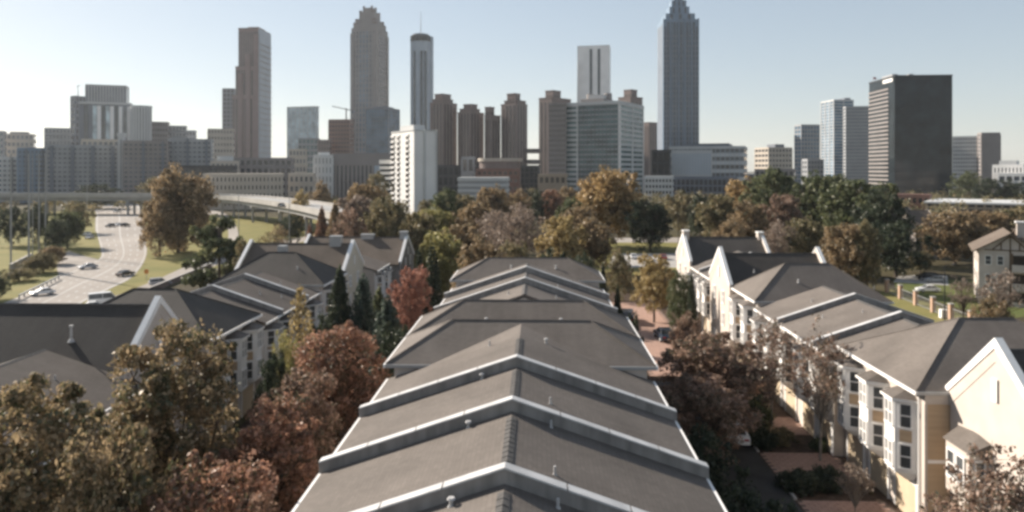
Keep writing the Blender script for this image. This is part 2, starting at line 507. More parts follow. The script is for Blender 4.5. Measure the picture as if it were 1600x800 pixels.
def win_proto(w, h, style):
    k = (round(w, 2), round(h, 2), style)
    if k in _wp: return _wp[k]
    fr = MB(); t = 0.09
    fr.box(-w / 2, w / 2, -0.06, 0.05, h - t, h).box(-w / 2, w / 2, -0.09, 0.05, 0, t).box(-w / 2, -w / 2 + t, -0.05, 0.05, t, h - t).box(w / 2 - t, w / 2, -0.05, 0.05, t, h - t)
    fr.box(-w / 2 + t, w / 2 - t, -0.04, 0.04, h * 0.5 - 0.03, h * 0.5 + 0.03)
    if style == 'double': fr.box(-0.05, 0.05, -0.045, 0.04, t, h * 0.5 - 0.03).box(-0.05, 0.05, -0.045, 0.04, h * 0.5 + 0.03, h - t)
    g = MB()
    g.box(-w / 2 + t, w / 2 - t, 0.0, 0.03, t, h - t)
    _wp[k] = (fr.mesh("window"), g.mesh("pane"))
    return _wp[k]


def window(root, p, facing, w, h, style='single'):
    """p = world centre of the sill; facing = direction the window looks (angle from +X)"""
    a, b = win_proto(w, h, style)
    o = link("window", a, root, M["white_trim"])
    o.location = (p[0] - root.location.x, p[1] - root.location.y, p[2] - root.location.z)
    o.rotation_euler = (0, 0, facing + math.pi / 2)
    g = link("pane", b, o, M["curtain" if style == 'double' else "house_glass"])
    return o


def bay(root, xf, y, s, z0, z1, floors, wm, accent):
    """two-storey canted bay on a facade in plane x = xf looking towards s (-1 or +1)"""
    hw_, fw, dp = 1.2, 0.62, 1.05
    pts = [(xf, y - hw_), (xf + s * dp, y - fw), (xf + s * dp, y + fw), (xf, y + hw_)]
    MB().prism(pts, z0, z1).build("bay", M["white_trim"], root)
    # flared bottom
    b = MB(); n = [(xf, y - hw_ * 0.7), (xf + s * dp * 0.3, y - fw * 0.8), (xf + s * dp * 0.3, y + fw * 0.8), (xf, y + hw_ * 0.7)]
    b.add([(p[0], p[1], z0 - 0.55) for p in n] + [(p[0], p[1], z0 - 0.002) for p in pts], [(3, 2, 1, 0), (4, 5, 6, 7), (0, 1, 5, 4), (1, 2, 6, 5), (2, 3, 7, 6), (3, 0, 4, 7)]).build("bay_base", M["white_trim"], root)
    # little hipped roof
    e = 0.22
    o = [(xf - s * 0.01, y - hw_ - e), (xf + s * (dp + e), y - fw - e * 0.7), (xf + s * (dp + e), y + fw + e * 0.7), (xf - s * 0.01, y + hw_ + e)]
    r = MB().add([(p[0], p[1], z1 + 0.05) for p in o] + [(xf, y - 0.35, z1 + 0.6), (xf, y + 0.35, z1 + 0.6)],
                 [(0, 1, 4), (1, 2, 5, 4), (2, 3, 5), (0, 4, 5, 3), (3, 2, 1, 0)])
    r.build("bay_roof", M["shingle_grey"], root)
    tr = MB().prism(o, z1 - 0.1, z1 + 0.045); tr.build("bay_cornice", M["white_trim"], root)
    an = math.atan2(s * dp, -(hw_ - fw)) if s > 0 else math.atan2(-dp, -(hw_ - fw))
    cant = math.hypot(hw_ - fw, dp)
    for zf in floors:
        window(root, (xf + s * (dp + 0.02), y, zf), 0 if s > 0 else math.pi, 1.05, 1.55, 'double')
        for q in (-1, 1):
            mx, my = xf + s * dp / 2, y + q * (hw_ + fw) / 2
            nrm = Vector((s * (hw_ - fw), q * dp)).normalized()
            window(root, (mx + nrm.x * 0.02, my + nrm.y * 0.02, zf), math.atan2(nrm.y, nrm.x), 0.72, 1.55)
    # accent panels between the floors
    if len(floors) > 1:
        for q in (-1, 1):
            nrm = Vector((s * (hw_ - fw), q * dp)).normalized()
            MB().rbox((xf + s * dp / 2 + nrm.x * 0.012, y + q * (hw_ + fw) / 2 + nrm.y * 0.012, (floors[0] + 1.55 + floors[1]) / 2), (0.66, 0.05, floors[1] - floors[0] - 1.75), math.atan2(nrm.y, nrm.x) + math.pi / 2).build("bay_panel", accent, root)


def facade(root, xf, s, y0, y1, ze, wm, accent, n_bays, flat=False):
    """doors, garages, bays and windows of a facade looking towards s"""
    w = (y1 - y0) / n_bays
    for i in range(n_bays):
        y = y0 + w * (i + 0.5)
        top = ze - 0.85
        if flat:
            for zf in (0.9, 3.6, 6.1):
                if zf + 1.5 > ze: continue
                for q in (-1, 1):
                    window(root, (xf + s * 0.02, y + q * w * 0.24, zf), 0 if s > 0 else math.pi, 0.9, 1.45)
            continue
        bay(root, xf, y, s, 2.95, top, (3.15, 5.6) if ze > 7.6 else (3.1, 5.1), wm, accent)
        g = MB().box(min(xf, xf + s * 0.06), max(xf, xf + s * 0.06), y - 1.25, y + 1.25, 0.02, 2.25)
        g.build("garage_door", M["garage"], root)
        if i == 0: MB().tube((xf + s * 0.09, y0 + 0.2, 0.1), (xf + s * 0.09, y0 + 0.2, ze - 0.25), 0.055, 0.055, 6).build("downpipe", M["white_trim"], root)
        sf = MB()
        x0, x1 = sorted((xf, xf + s * 0.10))
        sf.box(x0, x1, y - 1.4, y - 1.255, 0.02, 2.4).box(x0, x1, y + 1.255, y + 1.4, 0.02, 2.4).box(x0, x1, y - 1.255, y + 1.255, 2.26, 2.4)
        sf.build("garage_surround", M["white_trim"], root)
        for q in (-1, 1):
            yy = y + q * (w / 2 - 0.45)
            if w > 3.6: window(root, (xf + s * 0.02, yy, 5.85 if ze > 7.4 else 5.3), 0 if s > 0 else math.pi, 0.5, 1.3)


VENTS = []


def vent(root, x, y, z, kind=0):
    mb = MB()
    if kind == 0:
        mb.tube((x, y, z - 0.15), (x, y, z + 0.28), 0.045, 0.045, 8).tube((x, y, z - 0.15), (x, y, z + 0.05), 0.12, 0.06, 8)
    elif kind == 1:
        mb.tube((x, y, z - 0.15), (x, y, z + 0.22), 0.06, 0.06, 8).tube((x, y, z + 0.2), (x, y, z + 0.26), 0.13, 0.10, 10).tube((x, y, z - 0.1), (x, y, z + 0.04), 0.14, 0.08, 8)
    else:
        mb.tube((x, y, z - 0.2), (x, y, z + 0.9), 0.08, 0.08, 8).tube((x, y, z + 0.9), (x, y, z + 1.02), 0.13, 0.13, 10).tube((x, y, z - 0.1), (x, y, z + 0.1), 0.25, 0.12, 8)
    mb.build("roof_vent", M["vent_metal"], root)


_rc = {}


def ridge_caps(roof, x, y0, y1, z, n=None):
    """overlapping ridge cap pieces along y"""
    L = 0.42
    me = _rc.get('m')
    if me is None:
        mb = MB()
        w, dz = 0.19, 0.068
        mb.add([(-w, 0, -dz), (0, 0, 0.0), (w, 0, -dz), (-w, L * 1.12, -dz + 0.0), (0, L * 1.12, 0), (w, L * 1.12, -dz),
                (-w, 0, -dz + 0.026), (0, 0, 0.034), (w, 0, -dz + 0.026), (-w, L * 1.12, -dz + 0.008), (0, L * 1.12, 0.012), (w, L * 1.12, -dz + 0.008)],
               [(6, 7, 10, 9), (7, 8, 11, 10), (0, 1, 7, 6), (1, 2, 8, 7), (0, 6, 9, 3), (2, 5, 11, 8), (3, 9, 10, 4), (4, 10, 11, 5), (0, 3, 4, 1), (1, 4, 5, 2)])
        me = _rc['m'] = mb.mesh("ridge_cap")
    k = int((y1 - y0) / L)
    rl = roof.parent.location
    for i in range(k):
        o = link("ridge_cap", me, roof, M["ridge"])
        o.location = (x - rl.x, y0 + i * L - rl.y, z + 0.01)


def parapet(root, xc, hw_, y, ze, zr, h=0.44, t=0.32):
    """gabled party wall standing proud of the roof at y"""
    e = hw_ + 0.12
    sl = (zr - ze) / hw_
    zE = ze - 0.12 * sl
    prof = [(xc - e, zE - 0.22), (xc - e, zE + h * 0.92), (xc, zr + h), (xc + e, zE + h * 0.92), (xc + e, zE - 0.22), (xc, zr - 0.2)]
    o = MB().extr(prof, 'y', y - t / 2, y + t / 2).build("parapet", M["parapet"], root)
    c = 0.06
    z1, z2 = zE + h * 0.92 + 0.004, zr + h + 0.004
    for q in (-1, 1):
        xe = xc + q * (e + 0.03)
        nseg = 4 if y < 50 else 1
        for k in range(nseg):
            a, b = k / nseg, (k + 1) / nseg - (0.006 if nseg > 1 else 0)
            xa, za, xb_, zb = xc + (xe - xc) * a, z2 + (z1 - z2) * a, xc + (xe - xc) * b, z2 + (z1 - z2) * b
            pr = [(xa, za), (xb_, zb), (xb_, zb + c), (xa, za + c)]
            MB().extr(pr, 'y', y - t / 2 - 0.05, y + t / 2 + 0.05).build("coping", M["coping"], o)
    return o


def gable_unit(label, xc, hw_, y0, y1, ze, zr, par=None, side=0, group=None, wall=None, caps=False, nb=2, roof_m=None, plain=False):
    """townhouse whose ridge runs along the row (y)"""
    wall = wall or M["cream"]
    roof_m = roof_m or ("shingle_mid" if side > 0 else "shingle_grey")
    root = empty("townhouse", (xc, (y0 + y1) / 2, 0), label, "townhouse", group)
    wi = 0.45
    sl = (zr - ze) / hw_
    zw = ze + wi * sl - 0.26
    prof = [(xc - hw_ + wi, 0.0), (xc - hw_ + wi, zw), (xc, zr - 0.26), (xc + hw_ - wi, zw), (xc + hw_ - wi, 0.0)]
    MB().extr(prof, 'y', y0 + 0.004, y1 - 0.004).build("wall", wall, root)
    r = MB()
    ya, yb = y0 + 0.01, y1 - 0.01
    t = 0.18
    r.add([(xc - hw_, ya, ze), (xc, ya, zr), (xc + hw_, ya, ze), (xc - hw_, yb, ze), (xc, yb, zr), (xc + hw_, yb, ze),
           (xc - hw_, ya, ze - t), (xc, ya, zr - t), (xc + hw_, ya, ze - t), (xc - hw_, yb, ze - t), (xc, yb, zr - t), (xc + hw_, yb, ze - t)],
          [(0, 1, 4, 3), (1, 2, 5, 4), (6, 9, 10, 7), (7, 10, 11, 8), (0, 3, 9, 6), (2, 8, 11, 5), (0, 6, 7, 1), (1, 7, 8, 2), (3, 4, 10, 9), (4, 5, 11, 10)])
    roof = r.build("roof", M[roof_m], root)
    for q in (-1, 1):
        xe = xc + q * hw_
        x0, x1 = sorted((xe + q * 0.006, xe + q * 0.12))
        MB().box(x0, x1, ya, yb, ze - 0.2, ze - 0.02).build("gutter", M["white_trim"], root)
    if caps:
        ridge_caps(roof, xc, ya + 0.2, yb - 0.5, zr)
    else:
        MB().extr([(xc - 0.2, zr - 0.2 * sl + 0.004), (xc, zr + 0.03), (xc + 0.2, zr - 0.2 * sl + 0.004), (xc, zr - 0.05)], 'y', ya, yb).build("ridge_strip", M["ridge"], roof)
    if par is not None:
        for yy in par: parapet(root, xc, hw_, yy, ze, zr)
    for s in (-1, 1):
        xf = xc + s * (hw_ - wi)
        if s == side and not plain: facade(root, xf, s, y0, y1, ze, wall, M["tan_siding"], nb)
        elif s != side: facade(root, xf, s, y0, y1, ze, wall, M["tan_siding"], max(1, nb), flat=True)
    return root


def hip_unit(label, x0, x1, y0, y1, ze, zr, side=0, group=None, wall=None, roof_m="shingle_grey", nb=2, side_wall=None):
    """townhouse with a hipped roof, ridge along x"""
    wall = wall or M["cream"]
    root = empty("townhouse", ((x0 + x1) / 2, (y0 + y1) / 2, 0), label, "townhouse", group)
    wi = 0.5
    MB().box(x0 + wi, x1 - wi, y0 + 0.05, y1 - 0.05, 0, ze - 0.2).build("wall", wall, root)
    r = (y1 - y0) / 2
    ym = (y0 + y1) / 2
    a, b, c, d = (x0, y0, ze), (x1, y0, ze), (x1, y1, ze), (x0, y1, ze)
    e, f = (x0 + r, ym, zr), (x1 - r, ym, zr)
    low = [(p[0], p[1], p[2] - 0.2) for p in (a, b, c, d)]
    roof = MB().add([a, b, c, d, e, f] + low, [(0, 1, 5, 4), (1, 2, 5), (2, 3, 4, 5), (3, 0, 4), (9, 8, 7, 6), (0, 6, 7, 1), (1, 7, 8, 2), (2, 8, 9, 3), (3, 9, 6, 0)]).build("roof", M[roof_m], root)
    # hip and ridge caps
    for p, q in ((a, e), (d, e), (b, f), (c, f), (e, f)):
        p2 = Vector(p).lerp(Vector(q), 0.01)
        MB().tube((p2.x, p2.y, p2.z + 0.0), (q[0], q[1], q[2] + 0.0), 0.07, 0.07, 5).build("hip_cap", M[roof_m], roof)
    g = 0.1
    MB().box(x0 - g, x0 - 0.004, y0 - g, y1 + g, ze - 0.2, ze - 0.01).build("gutter", M["white_trim"], root)
    MB().box(x1 + 0.004, x1 + g, y0 - g, y1 + g, ze - 0.2, ze - 0.01).build("gutter", M["white_trim"], root)
    MB().box(x0, x1, y0 - g, y0 - 0.004, ze - 0.2, ze - 0.01).build("gutter", M["metal_grey"], root)
    if side_wall:
        MB().box(x0 + wi + 0.16, x1 - wi, y0 + 0.0, y0 + 0.046, 0, ze - 0.75).build("side_wall", side_wall, root)
        MB().box(x0 + wi, x1 - wi, y0 - 0.02, y0 + 0.046, ze - 0.74, ze - 0.21).build("frieze", M["cream"], root)
        MB().box(x0 + wi - 0.02, x0 + wi + 0.15, y0 - 0.02, y0 + 0.046, 0, ze - 0.75).build("corner_board", M["cream"], root)
        MB().box(x0 + wi + 0.16, x1 - wi, y0 - 0.035, y0 - 0.004, 4.0, 4.2).build("belt_course", M["white_trim"], root)
    if side:
        xf = x0 + wi if side < 0 else x1 - wi
        facade(root, xf, side, y0 + 0.3, y1 - 0.3, ze, wall, M["tan_siding"], nb)
    return root


def cross_gable(label, xf, s, depth, y0, y1, ze, zr, par=0.6, chimneys=(), group=None, wall=None, roof_m="shingle_dark", far_par=True, plain=False):
    """gable block with its ridge across the row; the gable wall stands in plane xf and looks towards s"""
    wall = wall or M["cream"]
    ym = (y0 + y1) / 2
    xb = xf - s * depth
    root = empty("townhouse", ((xf + xb) / 2, ym, 0), label, "townhouse", group)
    x0, x1 = sorted((xf, xb))
    prof = [(y0 + 0.05, 0), (y0 + 0.05, ze - 0.2), (ym, zr - 0.2), (y1 - 0.05, ze - 0.2), (y1 - 0.05, 0)]
    MB().extr(prof, 'x', x0 + 0.01, x1 - 0.01).build("wall", wall, root)
    t = 0.18; ov = 0.25
    ra = MB()
    sl = (zr - ze) / (ym - y0)
    za = ze - ov * sl
    ra.add([(x0 + .3, y0 - ov, za), (x0 + .3, ym, zr), (x0 + .3, y1 + ov, za), (x1 - .3, y0 - ov, za), (x1 - .3, ym, zr), (x1 - .3, y1 + ov, za),
            (x0 + .3, y0 - ov, za - t), (x0 + .3, ym, zr - t), (x0 + .3, y1 + ov, za - t), (x1 - .3, y0 - ov, za - t), (x1 - .3, ym, zr - t), (x1 - .3, y1 + ov, za - t)],
           [(0, 1, 4, 3), (1, 2, 5, 4), (6, 9, 10, 7), (7, 10, 11, 8), (0, 3, 9, 6), (2, 8, 11, 5), (0, 6, 7, 1), (1, 7, 8, 2), (3, 4, 10, 9), (4, 5, 11, 10)])
    roof = ra.build("roof", M[roof_m], root)
    MB().tube((x0 + 0.35, ym, zr + 0.01), (x1 - 0.35, ym, zr + 0.01), 0.09, 0.09, 6).build("ridge_strip", M["ridge"], roof)
    ends = [(xf, s)] + ([(xb, -s)] if far_par else [])
    for xe, q in ends:
        a, b = sorted((xe + q * 0.02, xe - q * 0.30))
        pr = [(y0 - 0.3, ze - 0.9), (y0 - 0.3, ze + par * 0.45), (ym, zr + par), (y1 + 0.3, ze + par * 0.45), (y1 + 0.3, ze - 0.9), (ym, zr - 0.6)]
        p = MB().extr(pr, 'x', a, b).build("gable_parapet", wall, root)
        for k in (-1, 1):
            ye = ym + k * (ym - y0 + 0.34)
            cp = [(ym, zr + par + 0.004), (ye, ze + par * 0.45 + 0.004), (ye, ze + par * 0.45 + 0.12), (ym, zr + par + 0.12)]
            MB().extr(cp, 'x', a - 0.05, b + 0.05).build("coping", M["white_trim"], p)
            # rake trim on the wall face
            fx0, fx1 = sorted((xe + q * 0.024, xe + q * 0.08))
            rk = [(ym, zr + par - 0.0), (ye, ze + par * 0.45 - 0.0), (ye, ze + par * 0.45 - 0.3), (ym, zr + par - 0.42)]
            MB().extr(rk, 'x', fx0, fx1).build("rake_trim", M["white_trim"], p)
    for cx, w, top, m in chimneys:
        c = MB().box(cx - w / 2, cx + w / 2, ym - 0.52, ym + 0.52, zr - 0.8, top).build("chimney", m, root)
        MB().box(cx - w / 2 - 0.07, cx + w / 2 + 0.07, ym - 0.62, ym + 0.62, top + 0.002, top + 0.16).build("chimney_cap", m if m == M["metal_grey"] else M["white_trim"], c)
    fx0, fx1 = sorted((xf + s * 0.025, xf + s * 0.10))
    MB().box(fx0, fx1, ym - 0.22, ym + 0.22, zr - 2.7, zr - 1.5).build("attic_vent", M["white_trim"], root)
    for zf in (() if plain else (3.4, 5.9)):
        for q in (-1, 1):
            window(root, (xf + s * 0.03, ym + q * 2.0, zf), 0 if s > 0 else math.pi, 1.0, 1.5, 'double')
    for zf in (0.9,):
        for q in (-1, 1):
            window(root, (xf + s * 0.03, ym + q * 2.0, zf), 0 if s > 0 else math.pi, 1.0, 1.3, 'double')
    return root


# --- centre row
XC, HWC, ZE, ZR = -0.95, 7.35, 9.5, 11.95
g = "townhouses of the centre row"
cdat = [
    (13.3, 21.8, [15.3], "nearest grey-roofed townhouse of the centre row at the bottom of the view"),
    (21.8, 28.3, [21.8], "second townhouse of the centre row behind the nearest white-capped parapet"),
    (28.3, 34.7, [28.3], "third townhouse of the centre row behind the second white-capped parapet"),
    (34.7, 41.0, [34.7], "townhouse of the centre row in front of the first dark hipped roof"),
]
cu = []
for i, (a, b, pr, lb) in enumerate(cdat):
    cu.append(gable_unit(lb, XC, HWC, a, b, ZE, ZR, pr, 0, g, caps=(i < 4)))
# the ridge of the fourth runs on to the hip
gx = MB().add([(XC, 40.98, ZR), (XC - 6.0, 40.98, ZR - 6.0 * 0.333), (XC, 44.4, ZR), (XC + 6.0, 40.98, ZR - 6.0 * 0.333)], [(0, 1, 2), (0, 2, 3)])
gx.build("roof", M["shingle_grey"], cu[3])
h1 = hip_unit("hip-roofed townhouse of the centre row, nearer of the middle pair", -8.5, 6.6, 41.0, 47.8, 10.3, 12.1, 0, g, nb=1)
h2 = hip_unit("hip-roofed townhouse of the centre row, farther of the middle pair", -8.5, 6.6, 47.8, 54.6, 10.3, 12.1, 0, g, nb=1)
cu.append(gable_unit("townhouse of the centre row just behind the middle hipped pair", XC, HWC, 54.6, 60.0, ZE, ZR, None, 0, g))
cu.append(gable_unit("townhouse of the centre row between its two farthest parapets", XC, HWC, 60.0, 66.8, ZE, ZR, [60.0], 0, g))
cu.append(gable_unit("townhouse of the centre row behind its farthest parapet", XC, HWC, 66.8, 72.5, ZE, ZR, [66.8], 0, g))
h3 = hip_unit("farthest hip-roofed townhouse closing the centre row", -8.5, 6.6, 72.5, 79.5, 10.3, 12.1, 0, g, nb=1)


def on_gable(u, v, xc=XC, ze=ZE, zr=ZR, hw_=HWC):
    d = 20.0
    sl = (zr - ze) / hw_
    lo, hi = 5.0, 120.0
    for _ in range(50):
        d = (lo + hi) / 2
        x, y = at(u, d); z = zat(v, d)
        if z > zr - abs(x - xc) * sl: lo = d
        else: hi = d
    return x, y, z


for (u, v, k, r) in ((858, 588, 0, cu[2]), (861, 668, 0, cu[1]), (867, 742, 0, cu[0]), (872, 794, 0, cu[0]), (853, 536, 1, cu[3]), (753, 592, 1, cu[2]), (732, 668, 1, cu[1]), (765, 540, 0, cu[3]), (705, 791, 1, cu[0]), (860, 631, 0, cu[2])):
    vent(r, *on_gable(u, v), k)
for (x, y, z) in ((-3.4, 52.2 - 2.9, 11.0), (1.6, 52.2 - 2.9, 11.0)): vent(h2, x, y, z, 1)
for (x, y, z) in ((-2.6, 74.3, 11.3), (1.9, 74.3, 11.3)): vent(h3, x, y, z, 1)
for (x, y) in ((-2.2, 57), (1.5, 57.5)): vent(cu[4], x, y, ZR - abs(x - XC) * 0.333, 0)
for (x, y) in ((1.8, 63.5), (-3.2, 62.5)): vent(cu[5], x, y, ZR - abs(x - XC) * 0.333, 0)

# --- right row
g = "townhouses of the right row"
cg = cross_gable("nearest cream townhouse of the right row with a tall bright gable wall", 24.1, -1, 14, 35.2, 43.85, 8.1, 11.7, 0.55, (), g, far_par=False, plain=True)
# hipped awning over its window bay
aw = MB()
aw.add([(24.1, 39.9, 6.6), (23.0, 40.1, 6.0), (23.0, 42.6, 6.0), (24.1, 42.9, 6.6), (24.1, 41.5, 6.75), (24.1, 41.0, 6.75), (24.1, 40.0, 5.95), (24.1, 42.8, 5.95)], [(1, 2, 4, 5), (0, 1, 5), (2, 3, 4), (0, 6, 1), (3, 2, 7), (1, 6, 7, 2)])
aw.build("bay_roof", M["shingle_grey"], cg)
MB().box(23.15, 24.09, 40.25, 42.5, 3.2, 5.93).build("bay", M["cream"], cg)
window(cg, (23.12, 41.0, 4.0), math.pi, 0.8, 1.6); window(cg, (23.12, 41.9, 4.0), math.pi, 0.8, 1.6); window(cg, (23.7, 40.23, 4.0), -math.pi / 2, 0.6, 1.6)
hA = hip_unit("big hip-roofed cream townhouse of the right row with a tan side wall", 22.2, 37.0, 43.9, 55.2, 8.2, 11.4, -1, g, nb=3, side_wall=M["tan_siding"], roof_m="shingle_grey")
vent(hA, 28.0, 46.6, 9.9, 1)
gable_unit("narrow cream townhouse of the right row tucked behind the big hipped roof", 28.2, 6.7, 55.2, 58.0, 7.5, 9.75, None, -1, g, nb=1)
r1 = gable_unit("cream townhouse of the right row behind its nearest parapet", 28.2, 6.7, 58.0, 66.3, 7.5, 9.75, [58.0], -1, g, nb=2)
r2 = gable_unit("cream townhouse of the right row behind its second parapet", 28.2, 6.7, 66.3, 73.5, 7.5, 9.75, [66.3], -1, g, nb=2)
vent(r1, 27, 62, 9.3, 0); vent(r2, 25.6, 69.5, 8.9, 0); vent(r1, 24.5, 64, 8.5, 0)
hB = hip_unit("hip-roofed townhouse of the right row in front of the two dark cross gables", 21.5, 34.9, 73.5, 82.4, 8.2, 11.4, -1, g, nb=2, side_wall=M["tan_brick"])
vent(hB, 26.5, 75.6, 9.8, 1)
cC = cross_gable("dark-roofed townhouse of the right row with a pointed white gable, nearer of two", 21.3, -1, 11.5, 82.4, 91.4, 8.1, 11.4, 0.7, (), g)
vent(cC, 24.5, 84.0, 9.7, 0)
gable_unit("grey-roofed townhouse of the right row, nearer one between the two pointed white gables", 28.0, 6.6, 91.4, 97.4, 7.7, 9.9, None, -1, g, nb=2)
gable_unit("grey-roofed townhouse of the right row, farther one between the two pointed white gables", 28.0, 6.6, 97.4, 103.6, 7.7, 9.9, [97.4], -1, g, nb=2)
cD = cross_gable("farthest dark-roofed townhouse of the right row with a white chimney on its gable", 21.3, -1, 11.5, 103.6, 113.0, 8.1, 11.3, 0.6, ((21.7, 0.8, 12.2, M["cream"]), (32.4, 0.75, 12.0, M["cream"])), g)
for (x, y, z) in ((29, 93, 9.9), (24, 70, 8.4)): pass

# --- left row
g = "townhouses of the left row"
l0 = gable_unit("nearest brown-grey roofed townhouse of the left row at the left edge", -31.8, 6.8, 28.0, 38.0, 7.3, 9.6, None, 1, g, nb=2)
l1 = gable_unit("townhouse of the left row between the left edge parapet and the long dark roof", -31.8, 6.8, 38.0, 46.5, 7.3, 9.6, [38.0], 1, g, nb=2)
vent(l1, -28.9, 43.2, 8.6, 0)
cE = cross_gable("long dark-roofed townhouse of the left row with a pale gable behind the olive tree", -26.4, 1, 24.0, 46.5, 54.9, 8.1, 11.7, 0.55, (), g)
vent(cE, -31.2, 48.3, 9.75, 2)
hF = hip_unit("hip-roofed townhouse of the left row with tall bay windows behind the olive tree", -38.8, -24.8, 54.9, 65.4, 8.2, 11.3, 1, g, nb=3, roof_m="shingle_dark")
gable_unit("narrow townhouse of the left row tucked behind its nearer hipped roof", -31.1, 6.7, 65.4, 69.6, 7.4, 9.65, None, 1, g, nb=1)
l2 = gable_unit("townhouse of the left row between its two middle parapets", -31.1, 6.7, 69.6, 77.4, 7.4, 9.65, [69.6], 1, g, nb=2)
l3 = gable_unit("townhouse of the left row between the middle parapets and the farther hipped roof", -31.1, 6.7, 77.4, 82.2, 7.4, 9.65, [77.4], 1, g, nb=1)
vent(l2, -28, 73.5, 8.7, 0); vent(l2, -26.3, 75, 8.1, 0); vent(l3, -28, 79.5, 8.7, 0); vent(l1, -27.3, 41, 8.1, 0)
hG = hip_unit("hip-roofed townhouse of the left row behind the yellow ginkgo", -37.2, -24.0, 82.2, 92.2, 8.2, 11.3, 1, g, nb=2, roof_m="shingle_dark")
vent(hG, -27.8, 84.6, 9.7, 1)
MB().box(-31.6, -30.6, 88.6, 89.6, 9.6, 11.9).build("chimney", M["metal_grey"], hG)
cC2 = cross_gable("brown-roofed townhouse of the left row with a tan pointed gable above the dark conifer", -24.4, 1, 14.0, 92.2, 102.6, 7.9, 11.3, 0.45, ((-26.8, 1.5, 12.2, M["metal_grey"]),), g, wall=M["cream_siding"], roof_m="shingle_brown")
l4 = gable_unit("low townhouse of the left row between its two pointed gables", -29.0, 6.6, 102.6, 111.0, 7.0, 9.0, None, 1, g, nb=2)
cD2 = cross_gable("farthest townhouse of the left row with a grey gable above the red maple", -20.6, 1, 16.0, 111.0, 122.5, 7.0, 10.4, 0.4, ((-21.2, 1.2, 11.2, M["metal_grey"]), (-27.0, 2.0, 10.75, M["metal_grey"])), g, wall=M["parapet"], roof_m="shingle_brown")
# ---------------------------------------------------------------- skyline
glass_mat("g_dark", (0.022, 0.030, 0.040)); glass_mat("g_blue", (0.09, 0.15, 0.21)); glass_mat("g_teal", (0.06, 0.115, 0.115), rough=0.2)
glass_mat("g_light", (0.42, 0.50, 0.52), rough=0.3); glass_mat("g_black", (0.014, 0.019, 0.022), rough=0.16, spec=0.22); glass_mat("g_brown", (0.05, 0.04, 0.035))
glass_mat("g_grey", (0.10, 0.11, 0.125))
for n, c in (("w_white", (0.74, 0.72, 0.69)), ("w_pale", (0.52, 0.52, 0.51)), ("w_grey", (0.32, 0.325, 0.33)), ("w_slate", (0.15, 0.165, 0.19)), ("w_beige", (0.48, 0.42, 0.35)),
             ("w_tan", (0.30, 0.24, 0.18)), ("w_brown", (0.20, 0.155, 0.14)), ("w_redbrown", (0.20, 0.11, 0.085)), ("w_rose", (0.215, 0.15, 0.138)), ("w_stone", (0.255, 0.228, 0.215)), ("w_dark", (0.06, 0.062, 0.066)), ("w_blue", (0.38, 0.43, 0.48)), ("w_bluegrey", (0.17, 0.235, 0.31)), ("w_bright", (0.84, 0.81, 0.78))):
    mat(n, c, var=0.07, scale=0.08, rough=0.75)

_cube = {}


def cube(name, parent, c, size, rz, m):
    """a unit box mesh shared per material, scaled into place; c is in world space"""
    me = _cube.get(m.name)
    if me is None:
        me = MB().rbox((0, 0, 0), (1, 1, 1)).mesh("box_" + m.name); me.materials.append(m); _cube[m.name] = me
    o = bpy.data.objects.new(name, me); COL.objects.link(o)
    r = parent
    par_off = Vector((0, 0, 0))
    if parent is not None:
        o.parent = parent
        q = parent
        while q is not None: par_off += Vector(q.location); q = q.parent
    o.location = Vector(c) - par_off
    o.rotation_euler = (0, 0, rz); o.scale = size
    return o


